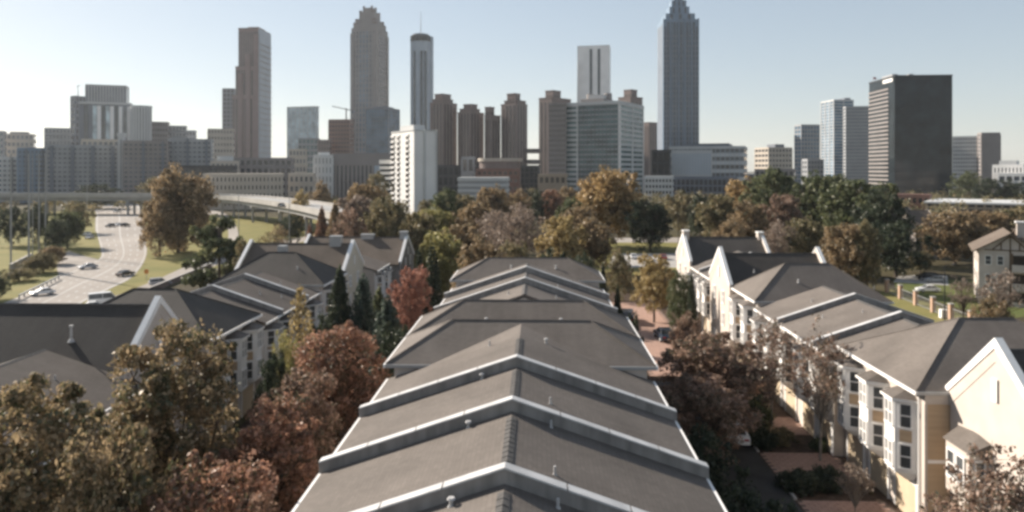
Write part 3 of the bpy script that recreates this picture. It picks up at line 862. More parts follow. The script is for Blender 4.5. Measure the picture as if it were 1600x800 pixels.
class Block:
    """rectangular block seen at an angle: vertical edges at uL, uC, uR; C is its nearest corner at depth d"""
    def __init__(s, uL, uC, uR, d, phi=0.0, back=None):
        um = (uL + uR) / 2
        k = (um - 800) / F_PX
        n = math.hypot(1, k)
        er = (k / n, 1 / n); et = (1 / n, -k / n)                  # away, right
        a = math.radians(phi)
        L = (-math.cos(a) * et[0] + math.sin(a) * er[0], -math.cos(a) * et[1] + math.sin(a) * er[1])
        R = (math.sin(a) * et[0] + math.cos(a) * er[0], math.sin(a) * et[1] + math.cos(a) * er[1])
        C = ((uC - 800) / F_PX * d, d)

        def solve(D, u):
            kk = (u - 800) / F_PX
            den = D[0] - kk * D[1]
            return (kk * C[1] - C[0]) / den
        s.a = abs(solve(L, uL)) if abs(uC - uL) > 0.5 else (back or 20)
        s.b = abs(solve(R, uR)) if abs(uR - uC) > 0.5 else (back or 20)
        s.rz = math.atan2(*reversed(cw(R[0], R[1])))               # local x runs along R
        cc = (C[0] + L[0] * s.a / 2 + R[0] * s.b / 2, C[1] + L[1] * s.a / 2 + R[1] * s.b / 2)
        s.cx, s.cy = cw(*cc)
        # local y axis (90 deg left of R): sign of L along it
        Lw = cw(*L); Rw = cw(*R)
        s.sg = 1 if (Rw[0] * Lw[1] - Rw[1] * Lw[0]) > 0 else -1
        s.d = d

    def pt(s, fx, fy, z):
        """fx in -.5...5 along R, fy in -.5...5 along L (fx=-.5 is the near corner side, fy=-.5 too)"""
        x, y = fx * s.b, fy * s.a * s.sg
        return (s.cx + x * math.cos(s.rz) - y * math.sin(s.rz), s.cy + x * math.sin(s.rz) + y * math.cos(s.rz), z)

    def sub(s, fx0, fx1, fy0, fy1):
        """part of the footprint as another block"""
        n = object.__new__(Block)
        n.__dict__.update(s.__dict__)
        n.cx, n.cy, _ = s.pt((fx0 + fx1) / 2, (fy0 + fy1) / 2, 0)
        n.b = s.b * (fx1 - fx0); n.a = s.a * (fy1 - fy0)
        return n

    def box(s, name, root, z0, z1, m, e=0.0):
        return cube(name, root, (s.cx, s.cy, (z0 + z1) / 2), (s.b + 2 * e, s.a + 2 * e, z1 - z0), s.rz, m)

    def spandrels(s, root, z0, z1, n, m, frac=0.4, e=0.35):
        h = (z1 - z0) / n
        for i in range(n):
            s.box("spandrel", root, z0 + i * h, z0 + i * h + h * frac, m, e + (i % 2) * 0.0)

    def piers(s, root, z0, z1, m, nR=0, nL=0, w=1.0, e=0.5, ends=True):
        """vertical piers; nR bays on the face that runs along R (seen at right), nL along L"""
        if nR:
            for i in range(0 if ends else 1, nR + (1 if ends else 0)):
                f = -0.5 + i / nR
                p = s.pt(f, -0.5, 0); q = s.pt(f, 0.5, 0)
                cube("pier", root, ((p[0]), (p[1]), (z0 + z1) / 2), (w, 2 * e, z1 - z0), s.rz, m)
        if nL:
            for i in range(0 if ends else 1, nL + (1 if ends else 0)):
                f = -0.5 + i / nL
                p = s.pt(-0.5, f, 0)
                cube("pier", root, ((p[0]), (p[1]), (z0 + z1) / 2), (2 * e + (0.02 if i == 0 else 0), w, z1 - z0 + (0.02 if i == 0 else 0)), s.rz, m)

    def face_strip(s, name, root, face, f0, f1, z0, z1, m, e=0.2):
        """a flat strip standing e proud of a face: face 'R' (along R) or 'L' (along L); f in 0..1 from the near corner"""
        if face == 'R':
            p = s.pt(-0.5 + (f0 + f1) / 2, -0.5, 0)
            return cube(name, root, (p[0], p[1], (z0 + z1) / 2), (s.b * (f1 - f0), 2 * e, z1 - z0), s.rz, m)
        p = s.pt(-0.5, -0.5 + (f0 + f1) / 2, 0)
        return cube(name, root, (p[0], p[1], (z0 + z1) / 2), (2 * e, s.a * (f1 - f0), z1 - z0), s.rz, m)


def bld(label, b, name="office_building", cat="building", group="buildings of the skyline"):
    return empty(name, (b.cx, b.cy, 0), label, cat, group)


def simple(label, uL, uC, uR, vt, d, phi, wall, glass, nf, nL=0, nR=0, frac=0.4, pw=1.0, name="office_building", back=25, top=2.0, roofbox=None, e=0.3, vb=None, z0=0.0):
    b = Block(uL, uC, uR, d, phi, back)
    z1 = zat(vt, d)
    root = bld(label, b, name)
    b.box("glazing", root, z0, z1, M[glass])
    if nf: b.spandrels(root, z0, z1, nf, M[wall], frac, e)
    if nL or nR: b.piers(root, z0, z1, M[wall], nR, nL, pw, e + 0.25)
    b.box("roof", root, z1 - 0.01, z1 + top, M[wall], e + 0.15)
    if roofbox:
        for (fx0, fx1, h, m) in roofbox:
            b.sub(fx0, fx1, -0.3, 0.3).box("roof_plant", root, z1 + top, z1 + top + h, M[m])
    return root, b, z1


# tower 1: stepped rose-brown slab on the left
b = Block(363, 404, 422, 1050, 22)
root = bld("tall stepped rose-brown tower left of the centre with a grey right side", b, "tower")
z = [0, zat(150, 1050), zat(105, 1050), zat(45, 1050)]
stp = [0.5, 0.38, 0.27]
for i in range(3):
    s = b.sub(-0.5, 0.5, -0.5, stp[i])
    s.box("tower_shaft", root, z[i], z[i + 1], M["w_rose"])
    for k in range(9):
        f = (k + 0.5) / 9
        s.face_strip("window_strip", root, 'L', f - 0.028, f + 0.028, z[i], z[i + 1] - 4, M["g_brown"], 0.12)
    s.box("roof", root, z[i + 1] - 0.02, z[i + 1] + 1.5, M["w_brown"], 0.3)
for k in range(3):                                                   # projecting bays stepping down the broad face
    f = 0.0 + k * 0.30
    s = b.sub(-0.56, -0.5, -0.5 + f, -0.5 + f + 0.17)
    s.box("projecting_bay", root, 0, z[3] - 8 - k * 28, M["w_rose"])
s = b.sub(-0.5, 0.5, -0.54, -0.5); s.box("side_wall", root, 0, z[3], M["w_blue"])
for k in range(24): b.face_strip("spandrel", root, 'R', 0.02, 0.98, 12 + k * 8.2, 13 + k * 8.2, M["w_grey"], 3.0)
b.sub(-0.3, 0.3, -0.4, 0.0).box("roof_plant", root, z[3] + 1.5, z[3] + 4.5, M["w_brown"])

# slim dark tower behind it
simple("slim dark grey slab tower half hidden behind the rose-brown tower", 348, 366, 372, 140, 1200, 15, "w_slate", "g_dark", 22, 3, 1, 0.3, 1.5, "tower")

# tower 2: tallest stone tower with stepped crown
D = 1088
b = Block(549, 588, 606, D, 25)
root = bld("tall grey-brown stone tower with a stepped crown, left of the antenna tower", b, "tower")
z1 = zat(42, D)
b.box("tower_shaft", root, 0, z1, M["w_stone"])
for k in range(7):
    f = 0.10 + k * 0.133
    b.face_strip("window_strip", root, 'L', f - 0.032, f + 0.032, 8, z1 - 6, M["g_blue"] if 1 < k < 5 else M["g_grey"], 0.12)
for k in range(5):
    f = 0.12 + k * 0.19
    b.face_strip("window_strip", root, 'R', f - 0.04, f + 0.04, 8, z1 - 8, M["g_brown"], 0.12)
for k in range(30):
    b.face_strip("spandrel", root, 'L', 0.06, 0.94, 10 + k * 7.3, 11.6 + k * 7.3, M["w_stone"], 0.18)
    b.face_strip("spandrel", root, 'R', 0.06, 0.94, 10 + k * 7.3, 11.6 + k * 7.3, M["w_stone"], 0.18)
for (k, vt0, vt1) in ((0.45, 42, 36), (0.40, 36, 30), (0.29, 30, 16), (0.19, 16, 8)):
    s = b.sub(-k, k, -k, k)
    s.box("crown_tier", root, zat(vt0, D), zat(vt1, D), M["w_stone"])
    for q in (-1, 1):
        for q2 in (-1, 1):
            s.sub(q * 0.42 - 0.08, q * 0.42 + 0.08, q2 * 0.42 - 0.08, q2 * 0.42 + 0.08).box("pinnacle", root, zat(vt1, D), zat(vt1, D) + 2.8, M["w_brown"])
for q in (-1, 1):
    for q2 in (-1, 1):
        b.sub(q * 0.46 - 0.05, q * 0.46 + 0.05, q2 * 0.46 - 0.05, q2 * 0.46 + 0.05).box("corner_pier", root, 0, z1 - 8, M["w_stone"], 0.8)


def ngon(cx, cy, r, n=24, a0=0.0, sy=1.0):
    return [(cx + r * math.cos(a0 + 2 * math.pi * i / n), cy + sy * r * math.sin(a0 + 2 * math.pi * i / n)) for i in range(n)]


# tower 3: round glass tower with antenna
D = 1100
cx, cy = at(657.5, D); R = 15.5 * D / F_PX
root = empty("round_tower", (cx, cy, 0), "round glass tower with a dark crown ring and a thin antenna", "tower", "buildings of the skyline")
zt = zat(66, D)
MB().prism(ngon(cx, cy, R, 36), 0, zt).build("glass_shaft", M["w_blue"], root)
for i in range(18):
    a = math.pi + i * math.pi / 17
    MB().rbox((cx + (R + 0.1) * math.cos(a), cy + (R + 0.1) * math.sin(a), zt / 2), (0.7, 0.9 + 1.6 * (i % 5 == 2), zt), a).build("mullion", M["w_blue"], root)
for a in (-2.05, -1.35, -0.95):
    MB().rbox((cx + (R + 0.25) * math.cos(a), cy + (R + 0.25) * math.sin(a), zt * 0.48), (0.8, 4.2, zt * 0.9), a).build("window_strip", M["g_dark"], root)
MB().prism(ngon(cx, cy, R * 1.06, 36), zt, zat(57, D)).build("crown_ring", M["g_black"], root)
MB().prism(ngon(cx, cy, R * 0.8, 24), zat(57, D), zat(54, D)).build("roof_plant", M["w_slate"], root)
x, y = at(673.5, D)
MB().rbox((x, y, zat(58, D) / 2), (6, 9, zat(58, D))).build("lift_shaft", M["w_blue"], root)
x, y = at(668, D)
MB().rbox((x, y - 3, zat(60, D) / 2), (2.2, 7, zat(60, D))).build("lift_shaft", M["g_dark"], root)
MB().tube((cx, cy, zat(54, D)), (cx, cy, zat(18, D)), 0.7, 0.25, 6).build("antenna", M["w_pale"], root)

# white tower in front of it
D = 345
b = Block(612, 646, 682, D, 66)
root = bld("white apartment tower with balcony slots on its sunlit left side", b, "apartment_tower")
z1 = zat(204, D)
b.box("wall", root, 0, z1, M["w_white"])
for f0, f1, m in ((0.20, 0.34, "g_brown"), (0.62, 0.74, "g_brown"), (0.86, 1.0, "g_brown")):
    b.face_strip("window_strip", root, 'L', f0, f1, 2, z1 - 2, M[m], 0.06)
    for k in range(14):
        b.face_strip("balcony_slab", root, 'L', f0 - 0.01, f1 + 0.01, 4 + k * 2.55, 4.9 + k * 2.55, M["w_white"], 0.5)
for f0, f1 in ((0.0, 0.02), (0.44, 0.50), (0.98, 1.0)):
    b.face_strip("pilaster", root, 'R', f0, f1, 0, z1 + 0.6, M["w_pale"], 0.9)
b.face_strip("window_strip", root, 'R', 0.505, 0.53, 2, z1 - 2, M["w_slate"], 0.05)
b.box("roof", root, z1, z1 + 0.5, M["w_pale"], 0.3)
b.sub(-0.3, 0.2, -0.3, 0.3).box("roof_plant", root, z1 + 0.5, z1 + 3, M["w_pale"])
# banded annex left of it
simple("low white annex with dark window bands beside the white apartment tower", 594, 614, 616, 256, 375, 8, "w_white", "g_dark", 9, 0, 0, 0.5, 1, "office_building")

# brown towers
D = 700


def brown(label, uL, uC, uR, vt, tiers):
    b = Block(uL, uC, uR, D, 38)
    root = bld(label, b, "tower")
    for (fx0, fx1, fy0, fy1, v) in tiers:
        s = b.sub(fx0, fx1, fy0, fy1)
        zz = zat(v, D)
        s.box("tower_shaft", root, 0, zz, M["w_brown"])
        s.box("roof", root, zz - 0.01, zz + 1.0, M["w_brown"], 0.3)
        for fc in 'LR':
            for k in range(3):
                f = 0.2 + k * 0.3
                s.face_strip("window_strip", root, fc, f - 0.05, f + 0.05, 3, zz - 4, M["g_brown"], 0.15)
    return root


brown("wide stepped brown tower just right of the round glass tower", 672, 692, 714, 147, [(-0.5, 0.5, -0.5, 0.5, 161), (-0.6, 0.1, -0.62, 0.2, 156), (-0.35, 0.25, -0.3, 0.3, 147)])
brown("shorter stepped brown tower, second of the four from the left", 715, 735, 756, 163, [(-0.5, 0.5, -0.5, 0.5, 176), (-0.62, 0.1, -0.6, 0.2, 171), (-0.25, 0.2, -0.3, 0.3, 163)])
brown("narrow brown tower, third of the four between two wider ones", 757, 768, 782, 168, [(-0.5, 0.5, -0.5, 0.5, 181), (-0.45, 0.05, -0.2, 0.5, 168)])
brown("tallest of the four stepped brown towers, with a square crown", 783, 806, 824, 146, [(-0.5, 0.5, -0.5, 0.5, 163), (-0.6, 0.2, -0.62, 0.2, 158), (-0.25, 0.2, -0.25, 0.3, 146)])
D = 760
brown("stepped brown tower left of the white-topped tower behind the glass grid block", 842, 862, 892, 142, [(-0.5, 0.5, -0.5, 0.5, 153), (-0.3, 0.1, -0.3, 0.3, 141)])
brown("brown tower peeking out right of the white-topped tower", 966, 985, 1004, 140, [(-0.5, 0.5, -0.5, 0.5, 152), (-0.25, 0.25, -0.3, 0.3, 140)])
D = 900
brown("narrow dark brown tower left of the pointed grey tower", 1006, 1014, 1027, 192, [(-0.5, 0.5, -0.5, 0.5, 192)])
# link bridges
for (lb, v) in (("upper enclosed bridge between brown towers", 232), ("lower enclosed bridge between brown towers", 249)):
    D = 710
    x, y = at(833, D)
    root = empty("sky_bridge", (x, y, zat(v, D)), lb, "bridge", "bridges between the brown towers")
    MB().rbox((x, y, zat(v + 4, D)), (14, 6, 4.5), TH).build("bridge_deck", M["w_brown"], root)
    MB().rbox((x, y, zat(v + 3.5, D)), (13, 6.3, 1.6), TH).build("window_strip", M["g_dark"], root)

# white-topped tower behind
D = 1000
b = Block(902, 952, 954, D, 6)
root = bld("pale white tower with two dark vertical slots rising behind the glass grid block", b, "tower")
z1 = zat(70, D)
b.box("tower_shaft", root, 0, z1, M["w_bright"])
for f0, f1 in ((0.28, 0.36), (0.53, 0.61)):
    b.face_strip("window_strip", root, 'L', f0, f1, 20, z1 - 5, M["g_dark"], 0.3)
pts = [at(899, D + 2), at(903, D + 2), at(903, D + 30), at(899, D + 30)]
MB().add([(p[0], p[1], 0) for p in pts] + [(*at(902.5, D + 2), zat(95, D)), (*at(903, D + 2), zat(95, D)), (*at(903, D + 30), zat(95, D)), (*at(902.5, D + 30), zat(95, D))],
         [(0, 1, 2, 3), (4, 5, 6, 7), (0, 1, 5, 4), (1, 2, 6, 5), (2, 3, 7, 6), (3, 0, 4, 7)]).build("flared_base", M["w_bright"], root)

# glass grid block
D = 520
b = Block(882, 968, 1005, D, 22)
root = bld("broad teal glass grid office block with white edges behind the orange oak", b)
z1 = zat(162, D)
b.box("glazing", root, 0, z1, M["g_teal"])
n = 19
for i in range(n + 1):
    zz = z1 * i / n
    b.face_strip("spandrel", root, 'L', 0.0, 0.75, zz - 0.5, zz + 0.5, M["w_grey"], 0.3)
    b.face_strip("spandrel", root, 'L', 0.75, 1.0, zz - 0.8, zz + 0.8, M["w_pale"], 0.4)
    b.face_strip("spandrel", root, 'R', 0.0, 1.0, zz - 0.8, zz + 0.8, M["w_pale"], 0.4)
for k in range(11):
    f = 0.02 + k * 0.069
    b.face_strip("mullion", root, 'L', f - 0.006, f + 0.006, 0, z1, M["g_grey"], 0.5)
for f in (0.0, 0.75): b.face_strip("pier", root, 'L', f, f + 0.015, 0, z1 + 0.5, M["w_white"], 0.7)
b.face_strip("pier", root, 'L', 0.975, 1.0, 0, z1 + 0.5, M["w_white"], 0.8)
for f in (0.0, 0.5, 0.97): b.face_strip("pier", root, 'R', f, f + 0.02, 0, z1 + 0.5, M["w_white"], 0.72)
b.box("roof", root, z1, z1 + 2.2, M["w_pale"], 0.6)
s = b.sub(-0.3, 0.3, -0.12, 0.30)
s.box("roof_plant", root, z1 + 2.2, z1 + 5.5, M["w_stone"])
s.sub(-0.3, 0.3, -0.35, 0.3).box("roof_plant", root, z1 + 5.5, z1 + 9, M["w_pale"])
for k in (-0.42, 0.36):
    q = s.sub(-0.2, 0.2, k, k + 0.12)
    c = MB().prism(ngon(q.cx, q.cy, 3.0, 12), z1 + 5.5, z1 + 10.5).build("water_tank", M["w_stone"], root)
b2 = Block(858, 884, 888, 535, 6)
root = bld("brownish grid-windowed wing attached left of the teal glass block", b2)
z1 = zat(163, 535)
b2.box("glazing", root, 0, z1, M["g_brown"]); b2.spandrels(root, 0, z1, 19, M["w_stone"], 0.45, 0.25); b2.piers(root, 0, z1, M["w_stone"], 0, 8, 0.7, 0.45)
b2.box("roof", root, z1 - 0.01, z1 + 1.2, M["w_stone"], 0.5)

# pointed tower
D = 1000
b = Block(1027, 1036, 1092, D, 78)
root = bld("tallest pointed blue-grey tower with a stepped crown right of centre", b, "tower")
z1 = zat(30, D)
b.box("tower_shaft", root, 0, z1, M["w_bluegrey"])
for k in range(3):
    b.face_strip("window_strip", root, 'L', 0.1 + k * 0.3, 0.3 + k * 0.3, 10, z1 - 6, M["w_slate"], 0.2)
for k in range(11):
    f = 0.05 + k * 0.09
    b.face_strip("window_strip", root, 'R', f - 0.03, f + 0.03, 30, z1 - (10 if k in (0, 10) else 4), M["g_dark"], 0.25)
for f in (0.0, 0.20, 0.42, 0.58, 0.78, 0.975):
    b.face_strip("pier", root, 'R', f, f + 0.025, 0, z1 + 1, M["w_bluegrey"], 1.6)
for k in range(26):
    b.face_strip("spandrel", root, 'R', 0.02, 0.98, 32 + k * 6.8, 33.4 + k * 6.8, M["w_slate"], 0.35)
for (k, va, vb_) in ((0.41, 30, 20), (0.28, 20, 8), (0.21, 8, -3), (0.13, -3, -9)):
    s = b.sub(-k, k, -k, k)
    s.box("crown_tier", root, zat(va, D), zat(vb_, D), M["w_bluegrey"])
    for f in (0.2, 0.5, 0.8): s.face_strip("window_strip", root, 'R', f - 0.05, f + 0.05, zat(va, D) + 1, zat(vb_, D) - 1, M["g_dark"], 0.3)
s = b.sub(-0.13, 0.13, -0.13, 0.13)
MB().prism([s.pt(-.5, -.5, 0)[:2], s.pt(.5, -.5, 0)[:2], s.pt(.5, .5, 0)[:2], s.pt(-.5, .5, 0)[:2]], zat(-9, D), zat(-17, D), 0.05).build("spire", M["w_bluegrey"], root)

# blocks at its foot
simple("small black glass block at the foot of the pointed tower", 1019, 1046, 1048, 238, 560, 5, "w_dark", "g_black", 4, 3, 0, 0.15)
r_, b_, z_ = simple("long low pale office building with window bands right of the black glass block", 1046, 1163, 1167, 232, 565, 5, "w_pale", "g_grey", 6, 0, 0, 0.48, roofbox=((-0.5, 0.5, 2.2, "w_slate"),))
for k in range(1, 16): b_.face_strip("pier", r_, 'L', k / 16 - 0.003, k / 16 + 0.003, 0, z_, M["w_blue"], 0.55)
b_.face_strip("wall", r_, 'L', 0.42, 0.97, 16, z_ - 1.0, M["w_pale"], 0.7)
for k in range(14): b_.face_strip("window_strip", r_, 'L', 0.44 + k * 0.038, 0.465 + k * 0.038, 17, z_ - 3.5, M["w_blue"], 0.75)
simple("low concrete garage with open decks below the black glass block", 1008, 1050, 1052, 280, 470, 5, "w_pale", "g_dark", 4, 8, 0, 0.5, 0.8)
simple("low glass pavilion front in shade below the long pale office building", 1050, 1150, 1152, 281, 500, 4, "w_slate", "g_dark", 3, 14, 0, 0.25, 0.8)
simple("small pale block with a roof box, left of the grey drum-topped tower", 1180, 1201, 1237, 233, 780, 58, "w_beige", "g_dark", 8, 4, 7, 0.5, 1.4, roofbox=((-0.1, 0.3, 3.5, "w_slate"),))
simple("square grey tower with rounded glass front left of the slim light tower", 1242, 1252, 1280, 197, 860, 60, "w_grey", "g_blue", 15, 2, 6, 0.3, 1.2, "tower")
simple("small grey block in front of the square grey tower", 1254, 1262, 1286, 252, 640, 60, "w_grey", "g_grey", 7, 2, 5, 0.5, 1)
simple("slim tower with a light left side and blue glass right side", 1283, 1303, 1333, 158, 950, 62, "w_pale", "g_blue", 28, 3, 2, 0.25, 1.0, "tower", roofbox=((0.2, 0.5, 3, "w_slate"),))
simple("grey grid-windowed tower just left of the black glass slab", 1318, 1322, 1358, 169, 800, 75, "w_grey", "g_grey", 24, 1, 12, 0.5, 1.0, "tower")

# black slab
D = 560
b = Block(1358, 1398, 1488, D, 66)
root = bld("huge black glass slab building with light floor bands on its left side", b, "tower")
z1 = zat(119, D)
b.box("glazing", root, 0, z1, M["g_black"])
nfl = 26
for i in range(nfl):
    zz = 3 + (z1 - 9) * i / nfl
    b.face_strip("floor_band", root, 'L', 0.22, 1.0, zz, zz + 1.25, M["w_stone"], 0.5)
for i in range(1, 44): b.face_strip("mullion", root, 'R', i / 44 - 0.0012, i / 44 + 0.0012, 0, z1 - 0.5, M["g_dark"], 0.12)
for i in range(1, 40): b.face_strip("floor_line", root, 'R', 0.0, 1.0, z1 * i / 40 - 0.12, z1 * i / 40 + 0.12, M["g_dark"], 0.16)
b.face_strip("sign_panel", root, 'L', 0.06, 0.42, z1 - 3.6, z1 - 1.0, M["w_white"], 0.5)
b.box("roof", root, z1 - 0.01, z1 + 0.8, M["w_dark"], 0.3)
b.sub(-0.4, -0.3, -0.2, 0.2).box("roof_plant", root, z1 + 0.8, z1 + 3.4, M["w_grey"])
b.sub(-0.1, -0.02, -0.2, 0.2).box("roof_plant", root, z1 + 0.8, z1 + 3.4, M["w_grey"])
p = b.pt(-0.5, 0.45, 0)
MB().tube((p[0] + 2, p[1], z1), (p[0] + 2, p[1], z1 + 5), 0.15, 0.1).build("flagpole", M["w_pale"], root)
MB().rbox((p[0] + 3.6, p[1], z1 + 4.0), (3.0, 0.12, 1.7), 0.3).build("flag", M["car_red"], root)

r_, b_, z_ = simple("pale grid-windowed block right of the black glass slab", 1489, 1528, 1532, 215, 800, 5, "w_pale", "g_grey", 13, 10, 0, 0.42, 0.9)
simple("plain grey-brown slab at the far right of the skyline", 1528, 1534, 1562, 210, 790, 68, "w_stone", "g_grey", 14, 1, 7, 0.6, 2.2)
# low right
simple("low white building with a stepped roof at the right edge of the skyline", 1552, 1598, 1603, 262, 470, 6, "w_white", "g_grey", 3, 8, 0, 0.6, 1.2, roofbox=((-0.5, 0.2, 2.6, "w_pale"),))
simple("long low white building in front of the white stepped one", 1560, 1680, 1684, 276, 430, 3, "w_white", "g_grey", 2, 10, 0, 0.7, 1.0)

# light glass block and red-brown blocks centre-left
simple("light teal glass office block standing alone left of the stone tower", 449, 494, 498, 168, 1000, 34, "w_pale", "g_light", 22, 7, 0, 0.15, 0.8)
simple("darker glass block in front of the light teal one", 466, 497, 500, 218, 930, 6, "w_grey", "g_teal", 8, 5, 0, 0.3, 0.8)
simple("red-brown block left of the stone tower's foot", 514, 546, 552, 189, 860, 20, "w_redbrown", "g_brown", 16, 7, 2, 0.5, 1.4)
simple("small brown block at the left of the red-brown one", 497, 514, 518, 221, 840, 10, "w_brown", "g_brown", 8, 4, 0, 0.5, 1.4)
simple("dark mirrored glass block at the foot of the stone tower", 572, 606, 624, 171, 820, 28, "w_slate", "g_blue", 20, 8, 5, 0.14, 0.6, roofbox=((-0.3, 0.4, 2, "w_slate"),))
# crane
x, y = at(541, 950)
root = empty("tower_crane", (x, y, 0), "construction crane above the red-brown block", "crane")
MB().tube((x, y, 0), (x, y, zat(169, 950)), 1.0, 1.0, 4).build("crane_mast", M["w_stone"], root)
xa, ya = at(519, 950); xb, yb_ = at(552, 950)
MB().tube((xa, ya, zat(166, 950)), (xb, yb_, zat(173, 950)), 0.8, 0.8, 4).build("jib", M["w_stone"], root)
MB().rbox((xb, yb_, zat(175, 950)), (4, 3, 3)).build("counterweight", M["w_slate"], root)

# civic wide building
r_, b_, z_ = simple("wide low concrete civic building with a flat roof left of the white apartment tower", 520, 610, 612, 246, 455, 4, "w_stone", "g_dark", 0, 0, 0, 0.4, 1, top=2.5)
for k in range(14): b_.face_strip("wall", r_, 'L', k / 14, k / 14 + 0.045, 0, z_ - 0.1, M["w_stone"], 0.5)
b_.face_strip("wall", r_, 'L', 0.0, 1.0, z_ - 5, z_, M["w_stone"], 0.7)
b_.face_strip("wall", r_, 'L', 0.02, 0.28, 2, z_ - 5, M["w_blue"], 0.6)
simple("pale concrete block with tall window slots left end of the civic building", 491, 519, 521, 247, 448, 4, "w_pale", "g_dark", 5, 5, 0, 0.4, 1.6, roofbox=((-0.4, 0.4, 1.5, "w_white"),))

# left apartment slabs
for (lb, uL, uR, vt, d, m, gm, nf, nL) in (
    ("small white apartment block at the left edge behind the field poles", -12, 27, 250, 470, "w_pale", "g_grey", 9, 5),
    ("blue-grey apartment block behind the field poles", 28, 73, 236, 470, "w_bluegrey", "g_grey", 11, 7),
    ("long grey apartment slab with vertical bays above the overpass", 73, 184, 232, 480, "w_grey", "g_grey", 12, 14),
    ("grey apartment slab right of the white stair tower", 193, 262, 225, 470, "w_stone", "g_grey", 13, 9),
    ("lighter grey apartment slab right of centre above the overpass", 263, 330, 222, 490, "w_grey", "g_grey", 13, 9)):
    r_, b_, z_ = simple(lb, uL, uR, uR + 3, vt, d, 5, m, gm, nf, nL, 0, 0.5, 1.0, "apartment_building", back=16)
    for k in range(1, nL, 4): b_.face_strip("projecting_bay", r_, 'L', k / nL - 0.028, k / nL + 0.028, 0, z_ + 1.5, M["w_slate"], 1.3)
r_, b_, z_ = simple("pale stair tower standing between two grey apartment slabs", 184, 194, 196, 213, 468, 5, "w_pale", "w_pale", 0, 0, 0, 0.4, 1, "stair_tower")
b_.face_strip("window_strip", r_, 'L', 0.42, 0.58, 4, z_ - 2, M["g_grey"], 0.1)
simple("pale low block above the long grey apartment slab", 128, 186, 190, 222, 560, 8, "w_beige", "g_grey", 6, 7, 0, 0.5, 1.2)
simple("dark narrow tower with a mast, left end of the big hotel", 111, 118, 134, 152, 900, 60, "w_slate", "g_dark", 14, 1, 3, 0.4, 1.4, "tower")
x, y = at(122, 905)
o = MB().tube((x, y, zat(152, 905)), (x, y, zat(132, 905)), 0.5, 0.2).tube((x - 2, y, zat(136, 905)), (x + 3, y, zat(133, 905)), 0.3, 0.3).build("radio_mast", M["w_slate"]); tag(o, "thin radio mast on the dark narrow tower at left", "mast")
simple("square grey block with vertical piers rising behind the hotel", 134, 197, 201, 136, 1000, 8, "w_grey", "g_grey", 0, 14, 1, 0.3, 1.6, "tower")
r_, b_, z_ = simple("big pale hotel with vertical blue and white stripes on the left skyline", 124, 205, 209, 164, 820, 5, "w_pale", "g_grey", 0, 0, 0, 0.3, 1.4, "hotel")
for k, m in enumerate(("w_slate", "g_dark", "w_slate", "g_light", "w_bright", "g_dark", "g_light", "w_bright", "g_dark", "w_bright", "g_grey", "w_bright")):
    f1 = 1 - k / 12
    b_.face_strip("facade_strip", r_, 'L', f1 - 1 / 12 + 0.004, f1 - 0.004, 0, z_ - 2, M[m], 0.3 + 0.4 * (k % 2))
cx, cy = at(218, 812)
root = empty("hotel", (cx, cy, 0), "rounded right wing of the striped hotel on the left skyline", "hotel", "buildings of the skyline")
z1 = zat(168, 812); R = 15 * 812 / F_PX
MB().prism(ngon(cx, cy + 4, R, 28), 0, z1).build("glazing", M["g_dark"], root)
for i in range(13):
    a = math.pi + i * math.pi / 12
    MB().rbox((cx + R * math.cos(a), cy + 4 + R * math.sin(a), z1 / 2), (1.2, 1.9, z1), a).build("pier", M["w_pale"], root)
MB().prism(ngon(cx, cy + 4, R * 1.04, 28), z1, z1 + 2).build("roof", M["w_pale"], root)
simple("pale grey block left of the dark masted tower", 70, 110, 113, 203, 860, 6, "w_grey", "g_grey", 10, 7, 0, 0.45, 1.2)
simple("brown-grey block right of the rounded hotel wing", 233, 262, 265, 193, 880, 6, "w_stone", "g_brown", 12, 7, 0, 0.5, 1.4)
simple("grey office block above the lighter apartment slab", 264, 290, 292, 199, 900, 6, "w_grey", "g_grey", 10, 5, 0, 0.4, 1.2)
simple("small pale block right of the grey office block on the left skyline", 291, 305, 307, 206, 950, 6, "w_pale", "g_grey", 9, 3, 0, 0.4, 1.2)
simple("beige block at the foot of the rose-brown tower", 325, 363, 366, 204, 880, 6, "w_beige", "g_brown", 9, 8, 0, 0.55, 1.5)
simple("low beige block at the left edge of the skyline", 4, 52, 56, 212, 950, 6, "w_beige", "g_grey", 7, 7, 0, 0.5, 1.4, roofbox=((-0.2, 0.4, 3, "w_stone"),))
simple("grey block behind the left edge of the skyline", -40, 6, 10, 207, 900, 6, "w_grey", "g_grey", 9, 7, 0, 0.5, 1.4)
simple("long dark flat building behind the big brown oak", 262, 366, 370, 264, 420, 5, "w_dark", "g_dark", 2, 8, 0, 0.25, 1.0)
r_, b_, z_ = simple("low tan apartment building with square windows above the overpass curve", 318, 440, 443, 277, 395, 5, "w_beige", "g_dark", 4, 20, 0, 0.5, 1.2, "apartment_building")
simple("grey office building with a white panel above the tan apartments", 356, 456, 460, 251, 500, 5, "w_stone", "g_dark", 5, 11, 0, 0.45, 1.4)
simple("low beige building with a small roof tower above the tan apartments", 330, 372, 374, 256, 470, 5, "w_beige", "g_grey", 4, 6, 0, 0.5, 1.2, roofbox=((-0.2, 0.2, 3, "w_pale"),))
simple("beige low building with a bright roof left of the civic building", 452, 490, 492, 276, 430, 5, "w_beige", "g_grey", 3, 5, 0, 0.5, 1.2)
simple("small brown house-like block with a bright roof by the overpass curve", 452, 478, 480, 236, 700, 5, "w_beige", "g_grey", 5, 5, 0, 0.5, 1.2)

